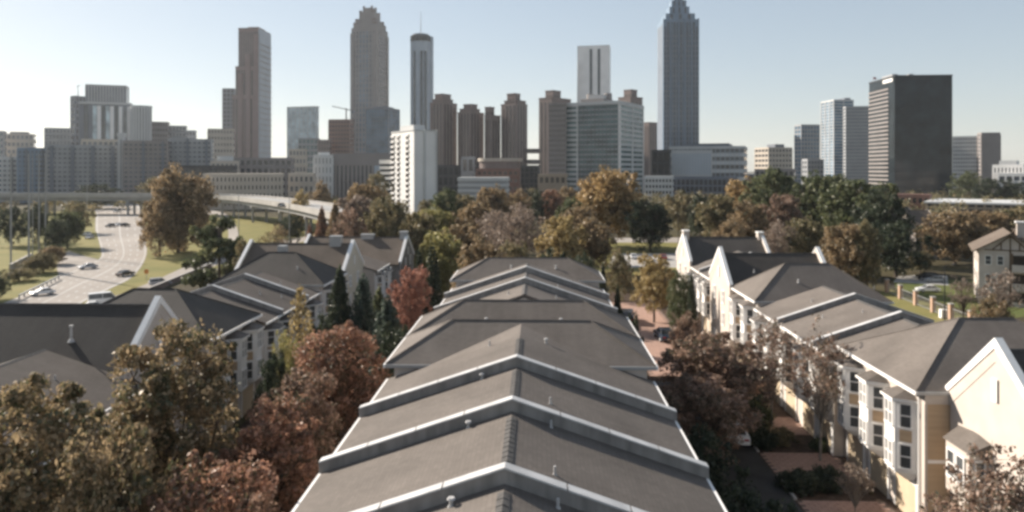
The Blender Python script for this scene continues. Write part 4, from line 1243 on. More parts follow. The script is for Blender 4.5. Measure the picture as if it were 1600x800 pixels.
# theatre and low blocks in the middle
D = 520
cx, cy = at(780, D); R = 33 * D / F_PX
root = empty("theatre", (cx, cy + 14, 0), "round-fronted theatre with a flat tan roof below the brown towers", "theatre", "buildings of the skyline")
MB().prism(ngon(cx, cy + 14, R, 32, 0, 0.7), 0, zat(252, D)).build("wall", M["w_brown"], root)
MB().prism(ngon(cx, cy + 14, R * 1.08, 32, 0, 0.7), zat(252, D), zat(247, D)).build("roof", M["w_beige"], root)
for i in range(12):
    a = math.pi + (i + 0.5) * math.pi / 12
    MB().rbox((cx + R * math.cos(a), cy + 14 + 0.7 * R * math.sin(a), 5), (0.9, 1.4, 10), a).build("column", M["w_tan"], root)
simple("brown brick block in front of the round theatre", 745, 810, 812, 268, 480, 5, "w_redbrown", "g_brown", 4, 8, 0, 0.6, 1.4)
simple("long low pale building with a grey ribbed front below the theatre", 716, 792, 795, 283, 400, 5, "w_pale", "w_grey", 5, 0, 0, 0.5, 1.0)
simple("dark arched block between the white tower and the theatre", 684, 742, 746, 262, 560, 5, "w_dark", "g_black", 3, 7, 0, 0.3, 1.2)
simple("grey framed portal building left of the theatre roof", 722, 740, 742, 249, 545, 5, "w_grey", "g_dark", 2, 2, 0, 0.4, 1.4)
simple("dark glass block under the enclosed bridges", 812, 842, 844, 262, 600, 5, "w_dark", "g_black", 5, 4, 0, 0.25, 0.9)
simple("long low tan building at the foot of the brown grid wing", 842, 884, 886, 277, 440, 5, "w_tan", "g_brown", 2, 5, 0, 0.6, 1.2)
simple("low brown roofed building left of the huge black slab", 1180, 1240, 1243, 268, 560, 4, "w_stone", "g_dark", 3, 8, 0, 0.5, 1.2)
simple("low grey-green building behind the evergreen oaks", 1090, 1178, 1181, 276, 620, 4, "w_slate", "g_dark", 3, 10, 0, 0.5, 1.2)
simple("low brown shed roofed building below the huge black slab", 1398, 1452, 1455, 310, 385, 6, "w_redbrown", "g_dark", 1, 6, 0, 0.6, 1.0)
r_, b_, z_ = simple("long flat white-roofed warehouse below the huge black slab", 1448, 1608, 1612, 322, 340, 4, "w_tan", "g_dark", 2, 12, 0, 0.5, 1.0, "warehouse", back=45, top=0.3)
b_.box("roof", r_, z_ + 0.31, z_ + 1.1, M["w_pale"], 1.2)

# far low town filling the distance
rr = random.Random(11)
town = [("w_stone", "g_dark"), ("w_tan", "g_brown"), ("w_grey", "g_grey"), ("w_brown", "g_brown"), ("w_pale", "g_grey")]
spots = ["at the left edge behind the blue-grey apartment block", "behind the long grey apartment slab", "behind the pale stair tower", "left of the rose-brown tower's foot", "between rose-brown tower and light teal block",
         "below the red-brown block", "behind the white apartment tower", "behind the round theatre", "behind the brown grid wing", "at the foot of the pointed grey tower",
         "left of the square grey tower", "behind the evergreen oaks", "right of the huge black glass slab"]
cn = {"w_stone": "stone-grey", "w_tan": "tan", "w_grey": "grey", "w_brown": "brown", "w_pale": "pale"}
for i, sp_ in enumerate(spots):
    u = -40 + i * 132 + rr.uniform(-15, 15); d = rr.uniform(620, 900); w = rr.uniform(26, 48)
    m, gm = town[i % 5]
    b = Block(u, u + w, u + w + 3, d, 5, 20)
    z1 = rr.uniform(8, 16)
    root = empty("low_building", (b.cx, b.cy, 0), "low flat-roofed " + cn[m] + " building " + sp_, "building", "low buildings far off in the town")
    b.box("glazing", root, 0, z1, M[gm]); b.spandrels(root, 0, z1, 3, M[m], 0.5, 0.2); b.box("roof", root, z1, z1 + 0.8, M[m], 0.4)

# ---------------------------------------------------------------- overpass
pathp = [(-260, 350), (-60, 347), (120, 345), (230, 343), (300, 338), (360, 315), (402, 285), (445, 252), (482, 222), (515, 196), (545, 172)]
P = [Vector((*at(u, d), 0)) for u, d in pathp]
ov = []
for i in range(50):
    t = i / 49 * (len(P) - 1); k = min(int(t), len(P) - 2); f = t - k
    p0, p1, p2, p3 = P[max(k - 1, 0)], P[k], P[k + 1], P[min(k + 2, len(P) - 1)]
    ov.append(0.5 * ((2 * p1) + (p2 - p0) * f + (2 * p0 - 5 * p1 + 4 * p2 - p3) * f * f + (3 * p1 - p0 - 3 * p2 + p3) * f ** 3))
root = empty("overpass", tuple(P[2].xy) + (0,), "long grey concrete overpass curving right above the highway", "bridge")


def sweep(name, o0, o1, z0, z1, m):
    vs, fs = [], []
    for i, p in enumerate(ov):
        d = (ov[min(i + 1, 49)] - ov[max(i - 1, 0)]).normalized()
        nn = Vector((-d.y, d.x, 0))
        for o_, z_ in ((o0, z0), (o1, z0), (o1, z1), (o0, z1)):
            q = p + nn * o_; vs.append((q.x, q.y, z_))
    for i in range(49):
        for k in range(4):
            fs.append((4 * i + k, 4 * i + (k + 1) % 4, 4 * i + 4 + (k + 1) % 4, 4 * i + 4 + k))
    fs += [(0, 1, 2, 3), (196, 197, 198, 199)]
    return MB().add(vs, fs).build(name, m, root)


sweep("bridge_deck", 0, 13, 8.3, 9.0, M["bridge_concrete"])
sweep("bridge_girder", 0.7, 1.6, 6.6, 8.29, M["bridge_concrete"])
sweep("bridge_girder", 6, 7, 6.6, 8.29, M["bridge_concrete"])
sweep("bridge_girder", 11.4, 12.3, 6.6, 8.29, M["bridge_concrete"])
sweep("barrier", -0.25, 0.0, 8.1, 9.9, M["concrete"])
sweep("barrier", 13.0, 13.25, 8.1, 9.9, M["concrete"])
for i in range(3, 48, 5):
    d = (ov[i + 1] - ov[i - 1]).normalized(); nn = Vector((-d.y, d.x, 0)); a = math.atan2(d.y, d.x)
    mb = MB()
    for o_ in (1.2, 6.5, 11.8):
        q = ov[i] + nn * o_; mb.tube((q.x, q.y, 0), (q.x, q.y, 5.8), 0.55, 0.55, 8)
    q = ov[i] + nn * 6.5; mb.rbox((q.x, q.y, 6.19), (1.3, 12.2, 0.8), a)
    mb.build("bridge_pier", M["bridge_concrete"], root)
# ---------------------------------------------------------------- trees
def leaf_mesh(name, centres, spread, leaf, n, seed, up=0.3, mixr=0.75):
    """n leaf quads scattered round the given clump centres; centres (k,3), spread (k,)"""
    r = np.random.default_rng(seed)
    k = len(centres)
    idx = r.integers(0, k, n)
    g = r.normal(size=(n, 3)); g /= np.linalg.norm(g, axis=1)[:, None]
    rad = r.random(n) ** 0.45
    pos = centres[idx] + g * (rad * spread[idx])[:, None]
    nm = g * 0.8 + r.normal(size=(n, 3)) * 0.7; nm[:, 2] += up
    nm /= np.linalg.norm(nm, axis=1)[:, None]
    t = np.cross(nm, r.normal(size=(n, 3))); t /= np.linalg.norm(t, axis=1)[:, None]
    b = np.cross(nm, t)
    s = leaf * (0.55 + 0.9 * r.random(n))[:, None]
    fold = nm * s * 0.25
    v = np.empty((n, 4, 3))
    v[:, 0] = pos - t * s; v[:, 1] = pos - b * s * 0.55 + fold; v[:, 2] = pos + t * s; v[:, 3] = pos + b * s * 0.55 + fold
    me = bpy.data.meshes.new(name)
    me.vertices.add(4 * n); me.vertices.foreach_set("co", v.reshape(-1))
    me.loops.add(4 * n); me.loops.foreach_set("vertex_index", np.arange(4 * n, dtype=np.int32))
    me.polygons.add(n); me.polygons.foreach_set("loop_start", np.arange(0, 4 * n, 4, dtype=np.int32)); me.polygons.foreach_set("loop_total", np.full(n, 4, dtype=np.int32))
    me.update(); me.validate()
    return me


def limbs(r, H, targets, base_r=0.045, z0=0.12, fork=0.42, n=6):
    mb = MB()
    top = H * fork
    p = Vector((0, 0, -0.05)); q = Vector((r.uniform(-.03, .03), r.uniform(-.03, .03), top * 0.55)); e = Vector((r.uniform(-.05, .05), r.uniform(-.05, .05), top))
    mb.tube(p, q, base_r * 1.25, base_r, 8); mb.tube(q, e, base_r, base_r * 0.8, 8)
    for tg in targets:
        tg = Vector(tg)
        st = q.lerp(e, r.random())
        mid = st.lerp(tg, 0.5) + Vector((r.uniform(-.06, .06), r.uniform(-.06, .06), r.uniform(0.0, 0.12)))
        mb.tube(st, mid, base_r * 0.45, base_r * 0.28, 5); mb.tube(mid, tg, base_r * 0.28, base_r * 0.1, 4)
    return mb


def broadleaf(seed, H=2.5, n=9000, leaf=0.045, lobes=11, cb=0.16, sub=16, gap=0.0, top=1.0, sprd=0.17):
    r = random.Random(seed)
    cz, rz = H * (cb + 1) / 2, H * (1 - cb) / 2
    C, S, T = [], [], []
    L = []
    for i in range(lobes):
        t = (i + 0.5) / lobes
        z = -0.85 + 1.6 * t
        a = i * 2.4 + r.uniform(-.4, .4)
        rr_ = math.sqrt(max(0.05, 1 - z * z)) * r.uniform(0.5, 0.72)
        L.append((rr_ * math.cos(a), rr_ * math.sin(a), cz + z * rz * 0.78, r.uniform(0.34, 0.5)))
    L.append((0, 0, cz + rz * 0.6, 0.42 * top)); L.append((0, 0, cz, 0.5))
    for (x, y, z, R) in L:
        if R < 0.1: continue
        T.append((x, y, z))
        for k in range(sub):
            g = Vector((r.gauss(0, 1), r.gauss(0, 1), r.gauss(0, 1) + 0.15)).normalized()
            q = R * r.uniform(0.7, 1.05)
            C.append((x + g.x * q * 0.95, y + g.y * q * 0.95, z + g.z * q * 1.05)); S.append(r.uniform(0.6, 1.3) * sprd)
    for k in range(int(lobes * 3.2)):                 # ragged sprays beyond the outline
        x, y, z, R = r.choice(L)
        g = Vector((r.gauss(0, 1), r.gauss(0, 1), abs(r.gauss(0, 1)) + 0.5)).normalized()
        for q in (1.05, 1.16):
            C.append((x + g.x * R * q + r.gauss(0, .03), y + g.y * R * q + r.gauss(0, .03), z + g.z * R * q)); S.append(sprd * (0.6 if q < 1.1 else 0.38))
    C = np.array(C); S = np.array(S)
    me = leaf_mesh("crown", C, S, leaf, n, seed)
    tm = limbs(r, H, T)
    for c in C[::3]:
        t0 = min(T, key=lambda q: (Vector(q) - Vector(c)).length)
        tm.tube(t0, c, 0.008, 0.003, 3)
    return tm.mesh("trunk", fix=False), me, H


def wispy(seed, H=2.7, n=2600, leaf=0.04, stems=26, cb=0.3, fan=1.0):
    """open crown with visible branches"""
    r = random.Random(seed)
    mb = MB(); C, S = [], []
    mb.tube((0, 0, -0.05), (0.02, 0, H * cb), 0.035, 0.028, 8)
    for i in range(stems):
        a = i * 2.4; out = math.sqrt((i + 0.7) / stems) * fan
        tip = Vector((math.cos(a) * out * r.uniform(.75, 1), math.sin(a) * out * r.uniform(.75, 1), H * (1.0 - 0.42 * out ** 2 - r.uniform(0, .14))))
        s0 = Vector((0.02, 0, H * cb * r.uniform(0.75, 1)))
        mid = s0.lerp(tip, 0.5) + Vector((-tip.x * 0.12, -tip.y * 0.12, 0.1))
        mb.tube(s0, mid, 0.018, 0.011, 5); mb.tube(mid, tip, 0.011, 0.003, 4)
        for k in range(7):
            f = r.uniform(0.25, 1)
            q = mid.lerp(tip, f) if f > .4 else s0.lerp(mid, 0.6 + f)
            e = q + Vector((r.gauss(0, .13), r.gauss(0, .13), r.uniform(0.02, .22)))
            mb.tube(q, e, 0.006, 0.002, 3)
            C.append(tuple(e)); S.append(r.uniform(.05, .14))
            e2 = e + Vector((r.gauss(0, .1), r.gauss(0, .1), r.uniform(-.02, .12))); mb.tube(e, e2, 0.003, 0.0015, 3); C.append(tuple(e2)); S.append(r.uniform(.03, .09))
    me = leaf_mesh("crown", np.array(C), np.array(S), leaf, n, seed)
    return mb.mesh("trunk", fix=False), me, H


def conifer(seed, H=3.2, n=6000, leaf=0.05, tiers=15, droop=0.12, pw=0.85):
    r = random.Random(seed); C, S = [], []
    mb = MB().tube((0, 0, -0.05), (0, 0, H * 0.95), 0.05, 0.01, 7)
    for i in range(tiers):
        t = i / tiers; z = H * (0.05 + 0.92 * t); R = (1 - t) ** pw
        m = max(4, int(12 * (1 - t) + 4))
        for k in range(m):
            a = 2 * math.pi * (k + r.random() * .7) / m + i
            L = R * r.uniform(0.8, 1.08)
            mb.tube((0, 0, z), (L * math.cos(a), L * math.sin(a), z - droop * L), 0.012, 0.004, 3)
            for f in (0.45, 0.75, 1.0):
                C.append((L * f * math.cos(a), L * f * math.sin(a), z - droop * L * f + 0.03)); S.append(0.13 * (1.15 - t * 0.5) * r.uniform(.7, 1.2))
    C.append((0, 0, H * 0.98)); S.append(0.06)
    me = leaf_mesh("crown", np.array(C), np.array(S), leaf, n, seed, up=0.5)
    return mb.mesh("trunk", fix=False), me, H


def flat_layers(seed, H=2.6, n=5000, leaf=0.045, cb=0.4):
    """pine: irregular horizontal plates of foliage on bare limbs"""
    r = random.Random(seed); C, S = [], []; T = []
    for i in range(26):
        t = r.random(); a = r.uniform(0, 6.28); R = (0.95 - 0.55 * t) * r.uniform(.3, 1)
        x, y, z = R * math.cos(a), R * math.sin(a), H * (cb + (0.97 - cb) * t)
        T.append((x, y, z))
        for k in range(9):
            C.append((x + r.gauss(0, .14), y + r.gauss(0, .14), z + r.gauss(0, .05))); S.append(r.uniform(.07, .15))
    me = leaf_mesh("crown", np.array(C), np.array(S), leaf, n, seed, up=0.6)
    return limbs(r, H, T, 0.035, fork=0.85).mesh("trunk", fix=False), me, H


def blob(seed, H=1.3, n=3500, leaf=0.06):
    r = random.Random(seed); C, S = [], []
    for i in range(70):
        g = Vector((r.gauss(0, 1), r.gauss(0, 1), abs(r.gauss(0, 1)))).normalized() * r.uniform(.55, .9)
        C.append((g.x, g.y, 0.12 + g.z * (H - 0.25))); S.append(r.uniform(.14, .26))
    me = leaf_mesh("crown", np.array(C), np.array(S), leaf, n, seed, up=.4)
    mb = MB()
    for c in C[::6]: mb.tube((0, 0, -0.03), c, 0.03, 0.01, 4)
    return mb.mesh("trunk", fix=False), me, H


PR = {
    'near1': broadleaf(1, 3.4, 24000, 0.033, 13, 0.10, 20, sprd=0.15), 'near2': broadleaf(2, 3.2, 24000, 0.033, 12, 0.08, 20, sprd=0.16), 'near3': broadleaf(3, 3.2, 22000, 0.033, 14, 0.10, 18, sprd=0.14),
    'round1': broadleaf(4, 2.2, 17000, 0.042, 15, 0.08, 16), 'round2': broadleaf(5, 2.3, 17000, 0.042, 15, 0.10, 15), 'round3': broadleaf(6, 2.1, 16000, 0.043, 14, 0.08, 15),
    'round4': broadleaf(31, 1.9, 22000, 0.036, 15, 0.04, 16),
    'low1': broadleaf(7, 2.0, 11000, 0.036, 11, 0.05, 14), 'low2': broadleaf(8, 1.9, 11000, 0.036, 12, 0.06, 13),
    'thin1': broadleaf(9, 2.4, 5200, 0.034, 12, 0.2, 16), 'thin2': broadleaf(10, 2.3, 5600, 0.034, 11, 0.16, 18),
    'wispy1': wispy(11, 3.2, 2600, 0.034, 34), 'wispy2': wispy(12, 3.0, 2900, 0.034, 32), 'wispy4': wispy(33, 3.0, 5200, 0.032, 40, 0.25), 'wispy3': wispy(13, 2.2, 1700, 0.04, 26, 0.22),
    'cone1': conifer(14, 2.8, 14000, 0.045, 20, 0.1, 0.7), 'cone2': conifer(15, 2.6, 14000, 0.045, 18, 0.2, 0.7), 'column': conifer(16, 7.0, 7000, 0.10, 26, 0.0, 0.45), 'flame': conifer(17, 4.2, 2600, 0.06, 17, -0.7, 0.7),
    'pine': flat_layers(18), 'pine2': flat_layers(19, 2.2, 16000, 0.042, 0.12), 'shrub1': blob(20), 'shrub2': blob(21, 1.1),
}


def tree(name, cat, x, y, r_, H, proto, leaf, label, group=None, bark="bark", rz=None):
    tm, cm, Hp = PR[proto]
    root = empty(name, (x, y, 0), label, cat, group, rnd.uniform(0, 6.28) if rz is None else rz)
    root.scale = (r_, r_, H / Hp)
    link("trunk", tm, root, M[bark]); link("crown", cm, root, M[leaf])
    return root


def tpx(name, u, vt, d, hw_, proto, leaf, label, group=None, cat=None, bark="bark"):
    x, y = at(u, d)
    return tree(name, cat or name.replace('_', ' '), x, y, hw_ / F_PX * d * 1.02, zat(vt, d), proto, leaf, label, group, bark)


# each row: name, u, v of the top, distance, half width in photo pixels, crown shape, leaves, label
G1 = "autumn trees beside the left townhouses"; G2 = "trees of the park behind the centre row"; G3 = "evergreen oaks and autumn trees behind the right row"; G4 = "trees by the highway"
TREES = [
    ("ornamental_pear", 262, 484, 38, 108, 'near1', 'leaf_olive', "large olive and gold tree hiding the left row's bay windows", G1),
    ("ornamental_pear", 62, 566, 30, 128, 'near2', 'leaf_olive', "large olive and gold tree filling the bottom left corner", G1),
    ("ornamental_pear", 190, 640, 27.5, 95, 'near3', 'leaf_olive', "olive tree at the bottom, between the corner tree and the rust-red crown", G1),
    ("red_maple", 322, 690, 27, 120, 'near3', 'leaf_rust', "rust-red tree at the bottom edge, nearest of the rust-red crowns", G1),
    ("red_maple", 425, 610, 37, 84, 'near1', 'leaf_rust', "rust-red tree in the middle of the run left of the centre row", G1),
    ("red_maple", 532, 496, 53, 78, 'near2', 'leaf_rust', "tallest rust-orange tree, touching the left eave of the centre row", G1),
    ("red_maple", 470, 566, 45, 62, 'near3', 'leaf_maroon', "maroon-brown tree between two rust-red crowns left of the centre row", G1),
    ("red_maple", 400, 740, 29.5, 72, 'near2', 'leaf_maroon', "dark maroon tree low against the bottom, beside the nearest roof eave", G1),
    ("ginkgo", 468, 440, 60, 36, 'flame', 'leaf_gold', "slim pale yellow ginkgo in front of the left row's parapet ends", G1),
    ("ginkgo", 450, 520, 58, 30, 'thin1', 'leaf_lime', "small yellow-green tree at the foot of the slim yellow ginkgo", G1),
    ("cypress_tree", 531, 414, 73, 33, 'cone1', 'leaf_dark', "dark pointed conifer right of the ginkgo", "conifers beside the left townhouses"),
    ("spruce_tree", 568, 428, 73, 38, 'cone2', 'leaf_blue', "blue-green spruce just right of the dark pointed conifer", "conifers beside the left townhouses"),
    ("spruce_tree", 606, 462, 68, 48, 'cone2', 'leaf_blue', "broad blue-green spruce in front of the red maple", "conifers beside the left townhouses"),
    ("spruce_tree", 592, 448, 78, 30, 'cone1', 'leaf_green', "small green spruce wedged behind two blue-green ones", "conifers beside the left townhouses"),
    ("red_maple", 642, 409, 82, 32, 'near3', 'leaf_pink', "bright pink-red maple below the farthest grey gable of the left row", G1),
    ("cypress_tree", 676, 378, 92, 17, 'column', 'leaf_dark', "tall dark column cypress right of the pink-red maple", "conifers beside the left townhouses"),
    ("cypress_tree", 654, 384, 99, 11, 'column', 'leaf_dark', "narrow dark cypress at the corner of the left row's last gable", "conifers beside the left townhouses"),
    ("holly_tree", 660, 520, 62, 42, 'low1', 'leaf_dark', "dark evergreen mound under the left eaves behind the rust-orange tree", G1),
    ("holly_tree", 625, 515, 63, 38, 'low2', 'leaf_dark', "dark evergreen mound below the broad blue-green spruce", G1),
    ("holly_tree", 430, 560, 54, 34, 'low2', 'leaf_dark', "dark evergreen in the shade beside the left row's bay windows", G1),
    ("holly_tree", 505, 500, 66, 30, 'low1', 'leaf_dark', "dark evergreen between the ginkgo and the rust-orange tree", G1),
    ("oak_tree", 690, 362, 116, 40, 'round1', 'leaf_lime', "yellow-green tree just above the dark column cypress", G2),
    ("oak_tree", 655, 332, 150, 34, 'round2', 'leaf_mixed', "brown-olive tree left of the yellow-green one", G2),
    ("oak_tree", 678, 326, 168, 36, 'round1', 'leaf_lime', "olive tree at the foot of the white apartment tower", G2),
    ("magnolia_tree", 693, 300, 196, 26, 'round3', 'leaf_green', "upright green tree right of the white apartment tower", G2),
    ("oak_tree", 668, 312, 225, 18, 'round2', 'leaf_mixed', "small grey-green tree against the white apartment tower's base", G2),
    ("oak_tree", 724, 350, 132, 40, 'round2', 'leaf_brown', "brown tree left of the wide bare crown", G2),
    ("oak_tree", 740, 322, 170, 38, 'round3', 'leaf_brown', "brown oak right of the upright green tree", G2),
    ("oak_tree", 772, 292, 215, 32, 'round1', 'leaf_brown', "golden brown oak in front of the long low pale building", G2),
    ("oak_tree", 722, 304, 222, 28, 'round2', 'leaf_mixed', "olive-brown oak below the left end of the long low pale building", G2),
    ("oak_tree", 812, 300, 235, 24, 'low1', 'leaf_brown', "brown tree right of the long low pale building", G2),
    ("elm_tree", 812, 322, 150, 54, 'thin2', 'leaf_bare', "wide grey-brown nearly bare elm behind the centre row", G2),
    ("elm_tree", 772, 330, 160, 34, 'thin1', 'leaf_bare', "smaller grey-brown nearly bare elm left of the wide one", G2),
    ("oak_tree", 752, 378, 104, 46, 'low1', 'leaf_brown', "light brown tree just above the last roof of the centre row", G2),
    ("oak_tree", 800, 382, 106, 34, 'low2', 'leaf_mixed', "olive-brown tree behind the ridge of the last centre roof", G2),
    ("oak_tree", 880, 338, 138, 38, 'round2', 'leaf_gold', "golden yellow tree right of the wide bare elm", G2),
    ("oak_tree", 905, 322, 165, 34, 'round1', 'leaf_brown', "brown tree between the golden yellow one and the big orange oak", G2),
    ("white_oak", 949, 265, 202, 55, 'round1', 'leaf_orange', "big domed orange oak, tallest tree of the park", G2),
    ("oak_tree", 925, 345, 150, 34, 'round3', 'leaf_brown', "brown tree under the left side of the big orange oak", G2),
    ("magnolia_tree", 1016, 316, 190, 36, 'round3', 'leaf_dark', "dark evergreen right of the big orange oak", G2),
    ("magnolia_tree", 893, 312, 195, 26, 'low2', 'leaf_green', "dark green tree left of the big orange oak", G2),
    ("oak_tree", 862, 296, 260, 20, 'round2', 'leaf_rust', "small reddish tree below the brown grid wing", G2),
    ("oak_tree", 886, 292, 270, 20, 'round2', 'leaf_brown', "small brown tree at the corner of the teal glass block", G2),
    ("oak_tree", 840, 300, 255, 18, 'low1', 'leaf_dark', "small dark tree below the enclosed bridges", G2),
    ("oak_tree", 965, 392, 118, 24, 'low1', 'leaf_mixed', "olive shrubby tree left of the parking lot", G2),
    ("magnolia_tree", 905, 400, 100, 36, 'low2', 'leaf_dark', "dark evergreen behind the right end of the last centre roof", G2),
    ("magnolia_tree", 858, 396, 101, 34, 'low1', 'leaf_dark', "dark evergreen directly behind the last centre ridge", G2),
    ("cypress_tree", 942, 410, 86, 15, 'cone1', 'leaf_dark', "dark narrow conifer off the right corner of the last centre roof", G2),
    ("cypress_tree", 965, 446, 72, 18, 'cone1', 'leaf_dark', "dark low conifer along the right eave of the centre row", G2),
    ("holly_tree", 985, 500, 60, 22, 'low2', 'leaf_dark', "dark shrub mass below the right eave beside the brick street", G2),
    ("oak_tree", 1066, 302, 235, 36, 'low1', 'leaf_mixed', "flat-topped olive tree over the cross street", G2),
    ("oak_tree", 1094, 306, 215, 20, 'low2', 'leaf_dark', "dark tree right of the flat-topped olive one", G2),
    ("pear_tree", 1022, 392, 102, 34, 'near3', 'leaf_gold', "yellow-olive tree at the end of the brick street", G2),
    ("juniper_tree", 1062, 420, 91, 22, 'near2', 'leaf_green', "bright green juniper beside the farthest white gable", G2),
    ("juniper_tree", 1081, 425, 88, 12, 'cone1', 'leaf_dark', "dark slender juniper touching the right row's facade", G2),
    ("oak_tree", 1074, 494, 74, 28, 'low1', 'leaf_maroon', "small brown-red shrubby tree below the bright green juniper", G2),
    ("oak_tree", 1162, 280, 235, 34, 'round1', 'leaf_orange', "golden oak at the left of the evergreen oaks", G3),
    ("oak_tree", 1122, 304, 205, 34, 'round2', 'leaf_mixed', "olive-brown oak left of the golden one", G3),
    ("live_oak", 1206, 270, 215, 44, 'round3', 'leaf_green', "green live oak, left one of the tall evergreen pair", G3),
    ("live_oak", 1282, 272, 205, 54, 'round1', 'leaf_green', "green live oak, middle of the tall evergreens", G3),
    ("live_oak", 1345, 282, 190, 58, 'round2', 'leaf_green', "broad dark green live oak, rightmost of the tall evergreens", G3),
    ("live_oak", 1372, 300, 165, 46, 'low1', 'leaf_dark', "very dark live oak shading the brown-roofed house", G3),
    ("live_oak", 1400, 350, 145, 50, 'low2', 'leaf_dark', "black-green tree mass in shade left of the pale driveway", G3),
    ("oak_tree", 1222, 304, 180, 34, 'round2', 'leaf_maroon', "purple-brown oak in front of the left live oak", G3),
    ("oak_tree", 1172, 318, 175, 30, 'round3', 'leaf_brown', "light brown tree above the far white chimney", G3),
    ("elm_tree", 1140, 346, 150, 30, 'low1', 'leaf_brown', "low brown tree just above the farthest dark roof", G3),
    ("elm_tree", 1215, 346, 148, 28, 'thin2', 'leaf_bare', "grey-brown nearly bare elm right of the far white chimney", G3),
    ("oak_tree", 1258, 342, 150, 38, 'round1', 'leaf_mixed', "olive tree behind the nearer pointed white gable's roof", G3),
    ("oak_tree", 1322, 350, 130, 36, 'round2', 'leaf_brown', "warm brown tree right of the second white rake end", G3),
    ("oak_tree", 1354, 352, 128, 22, 'round3', 'leaf_mixed', "grey-olive tree in front of the very dark live oak", G3),
    ("oak_tree", 1438, 392, 150, 18, 'round2', 'leaf_mixed', "small olive tree alone in front of the shaded house", G3),
    ("elm_tree", 1492, 330, 165, 46, 'round1', 'leaf_brown', "brown tree left of the timbered house, behind the street lamp", G3),
    ("elm_tree", 1540, 330, 185, 44, 'round2', 'leaf_brown', "brown tree behind the timbered house", G3),
    ("elm_tree", 1590, 325, 200, 44, 'round3', 'leaf_mixed', "olive-brown tree at the right edge behind the timbered house", G3),
    ("elm_tree", 1505, 430, 100, 26, 'wispy2', 'leaf_bare', "bare grey-brown tree left of the timbered house's balconies", G3),
    ("elm_tree", 1565, 420, 92, 36, 'wispy3', 'leaf_bare', "bare grey-brown tree in front of the timbered house's balconies", G3),
    ("elm_tree", 1548, 465, 88, 30, 'low1', 'leaf_brown', "low brown thicket below the timbered house", G3),
    ("oak_tree", 1515, 270, 480, 30, 'low1', 'leaf_green', "dark green tree right of the huge black slab", G3),
    ("oak_tree", 1552, 280, 440, 30, 'low2', 'leaf_dark', "dark tree below the low white building at the right edge", G3),
    ("oak_tree", 1590, 286, 430, 26, 'low2', 'leaf_dark', "dark tree at the right edge below the low white building", G3),
    # by the highway
    ("oak_tree", 415, 366, 135, 22, 'thin2', 'leaf_mixed', "thin olive-brown tree beside the ramp lawn right of the loose pine", G4),
    ("oak_tree", 436, 352, 160, 16, 'thin1', 'leaf_brown', "thin brown tree in the middle of the ramp lawn's lower edge", G4),
    ("oak_tree", 300, 330, 230, 18, 'low2', 'leaf_green', "low green tree at the foot of the overpass right of the big brown oak", G4),
    ("oak_tree", 30, 420, 140, 26, 'low2', 'leaf_mixed', "olive thicket below the stone wall of the left field", G4),
    ("oak_tree", 68, 396, 152, 22, 'low2', 'leaf_mixed', "olive-brown thicket between stone wall and slip road", G4),
    ("oak_tree", 88, 345, 190, 20, 'low2', 'leaf_dark', "dark tree in front of the slip road oak", G4),
    ("water_oak", 279, 268, 188, 54, 'round4', 'leaf_brown', "big brown domed oak standing between highway and ramp", G4),
    ("water_oak", 250, 312, 180, 32, 'low1', 'leaf_brown', "lower brown oak at the left foot of the big domed one", G4),
    ("pine_tree", 343, 336, 118, 56, 'pine2', 'leaf_green', "loose green pine above the left row's parapets", G4),
    ("pine_tree", 388, 372, 112, 30, 'pine2', 'leaf_mixed', "thin olive tree at the right of the loose green pine", G4),
    ("oak_tree", 105, 330, 200, 26, 'round1', 'leaf_green', "dark green oak on the slip road's left bank", G4),
    ("oak_tree", 60, 322, 215, 26, 'low1', 'leaf_dark', "dark tree left of the slip road oak", G4),
    ("oak_tree", 18, 325, 205, 26, 'low2', 'leaf_dark', "dark tree at the left edge behind the field poles", G4),
    ("oak_tree", 122, 320, 245, 22, 'low2', 'leaf_mixed', "olive tree where the highway comes out from the overpass", G4),
    ("oak_tree", 240, 279, 375, 27, 'low1', 'leaf_mixed', "grey-green tree above the overpass left of the big brown oak", G4),
    ("oak_tree", 150, 289, 400, 34, 'low2', 'leaf_dark', "low dark tree in front of the long grey apartment slab", G4),
    ("oak_tree", 52, 402, 150, 24, 'low1', 'leaf_mixed', "brown bush at the fence corner by the left field", G4),
    ("oak_tree", 82, 386, 165, 20, 'round3', 'leaf_brown', "brown tree left of the slip road mouth", G4),
    ("oak_tree", -8, 425, 120, 24, 'low1', 'leaf_dark', "dark bush at the left edge below the field", G4),
    ("bald_cypress", 503, 322, 165, 18, 'cone2', 'leaf_rust', "russet bald cypress, leftmost of its thicket right of the ramp lawn", G4),
    ("bald_cypress", 524, 314, 160, 22, 'cone2', 'leaf_brown', "brown bald cypress in the thicket right of the ramp lawn", G4),
    ("bald_cypress", 484, 350, 150, 14, 'cone1', 'leaf_rust', "small russet conifer in front of the ramp lawn", G4),
    ("oak_tree", 573, 286, 190, 36, 'round1', 'leaf_brown', "brown domed tree left of the white apartment tower", G4),
    ("oak_tree", 556, 306, 170, 32, 'round2', 'leaf_bare', "grey-brown tree below the brown domed one", G4),
    ("oak_tree", 612, 312, 175, 32, 'round3', 'leaf_mixed', "olive-brown tree in front of the white apartment tower's left foot", G4),
    ("oak_tree", 590, 318, 150, 34, 'low1', 'leaf_mixed', "olive tree just behind the left row's flat roof caps", G4),
    ("oak_tree", 546, 330, 145, 28, 'low2', 'leaf_maroon', "dark red-brown tree behind the left row's chimney", G4),
    ("oak_tree", 590, 272, 300, 22, 'low2', 'leaf_mixed', "olive tree in front of the wide civic building", G4),
    ("oak_tree", 500, 286, 300, 18, 'low1', 'leaf_brown', "small brown tree at the civic building's left end", G4),
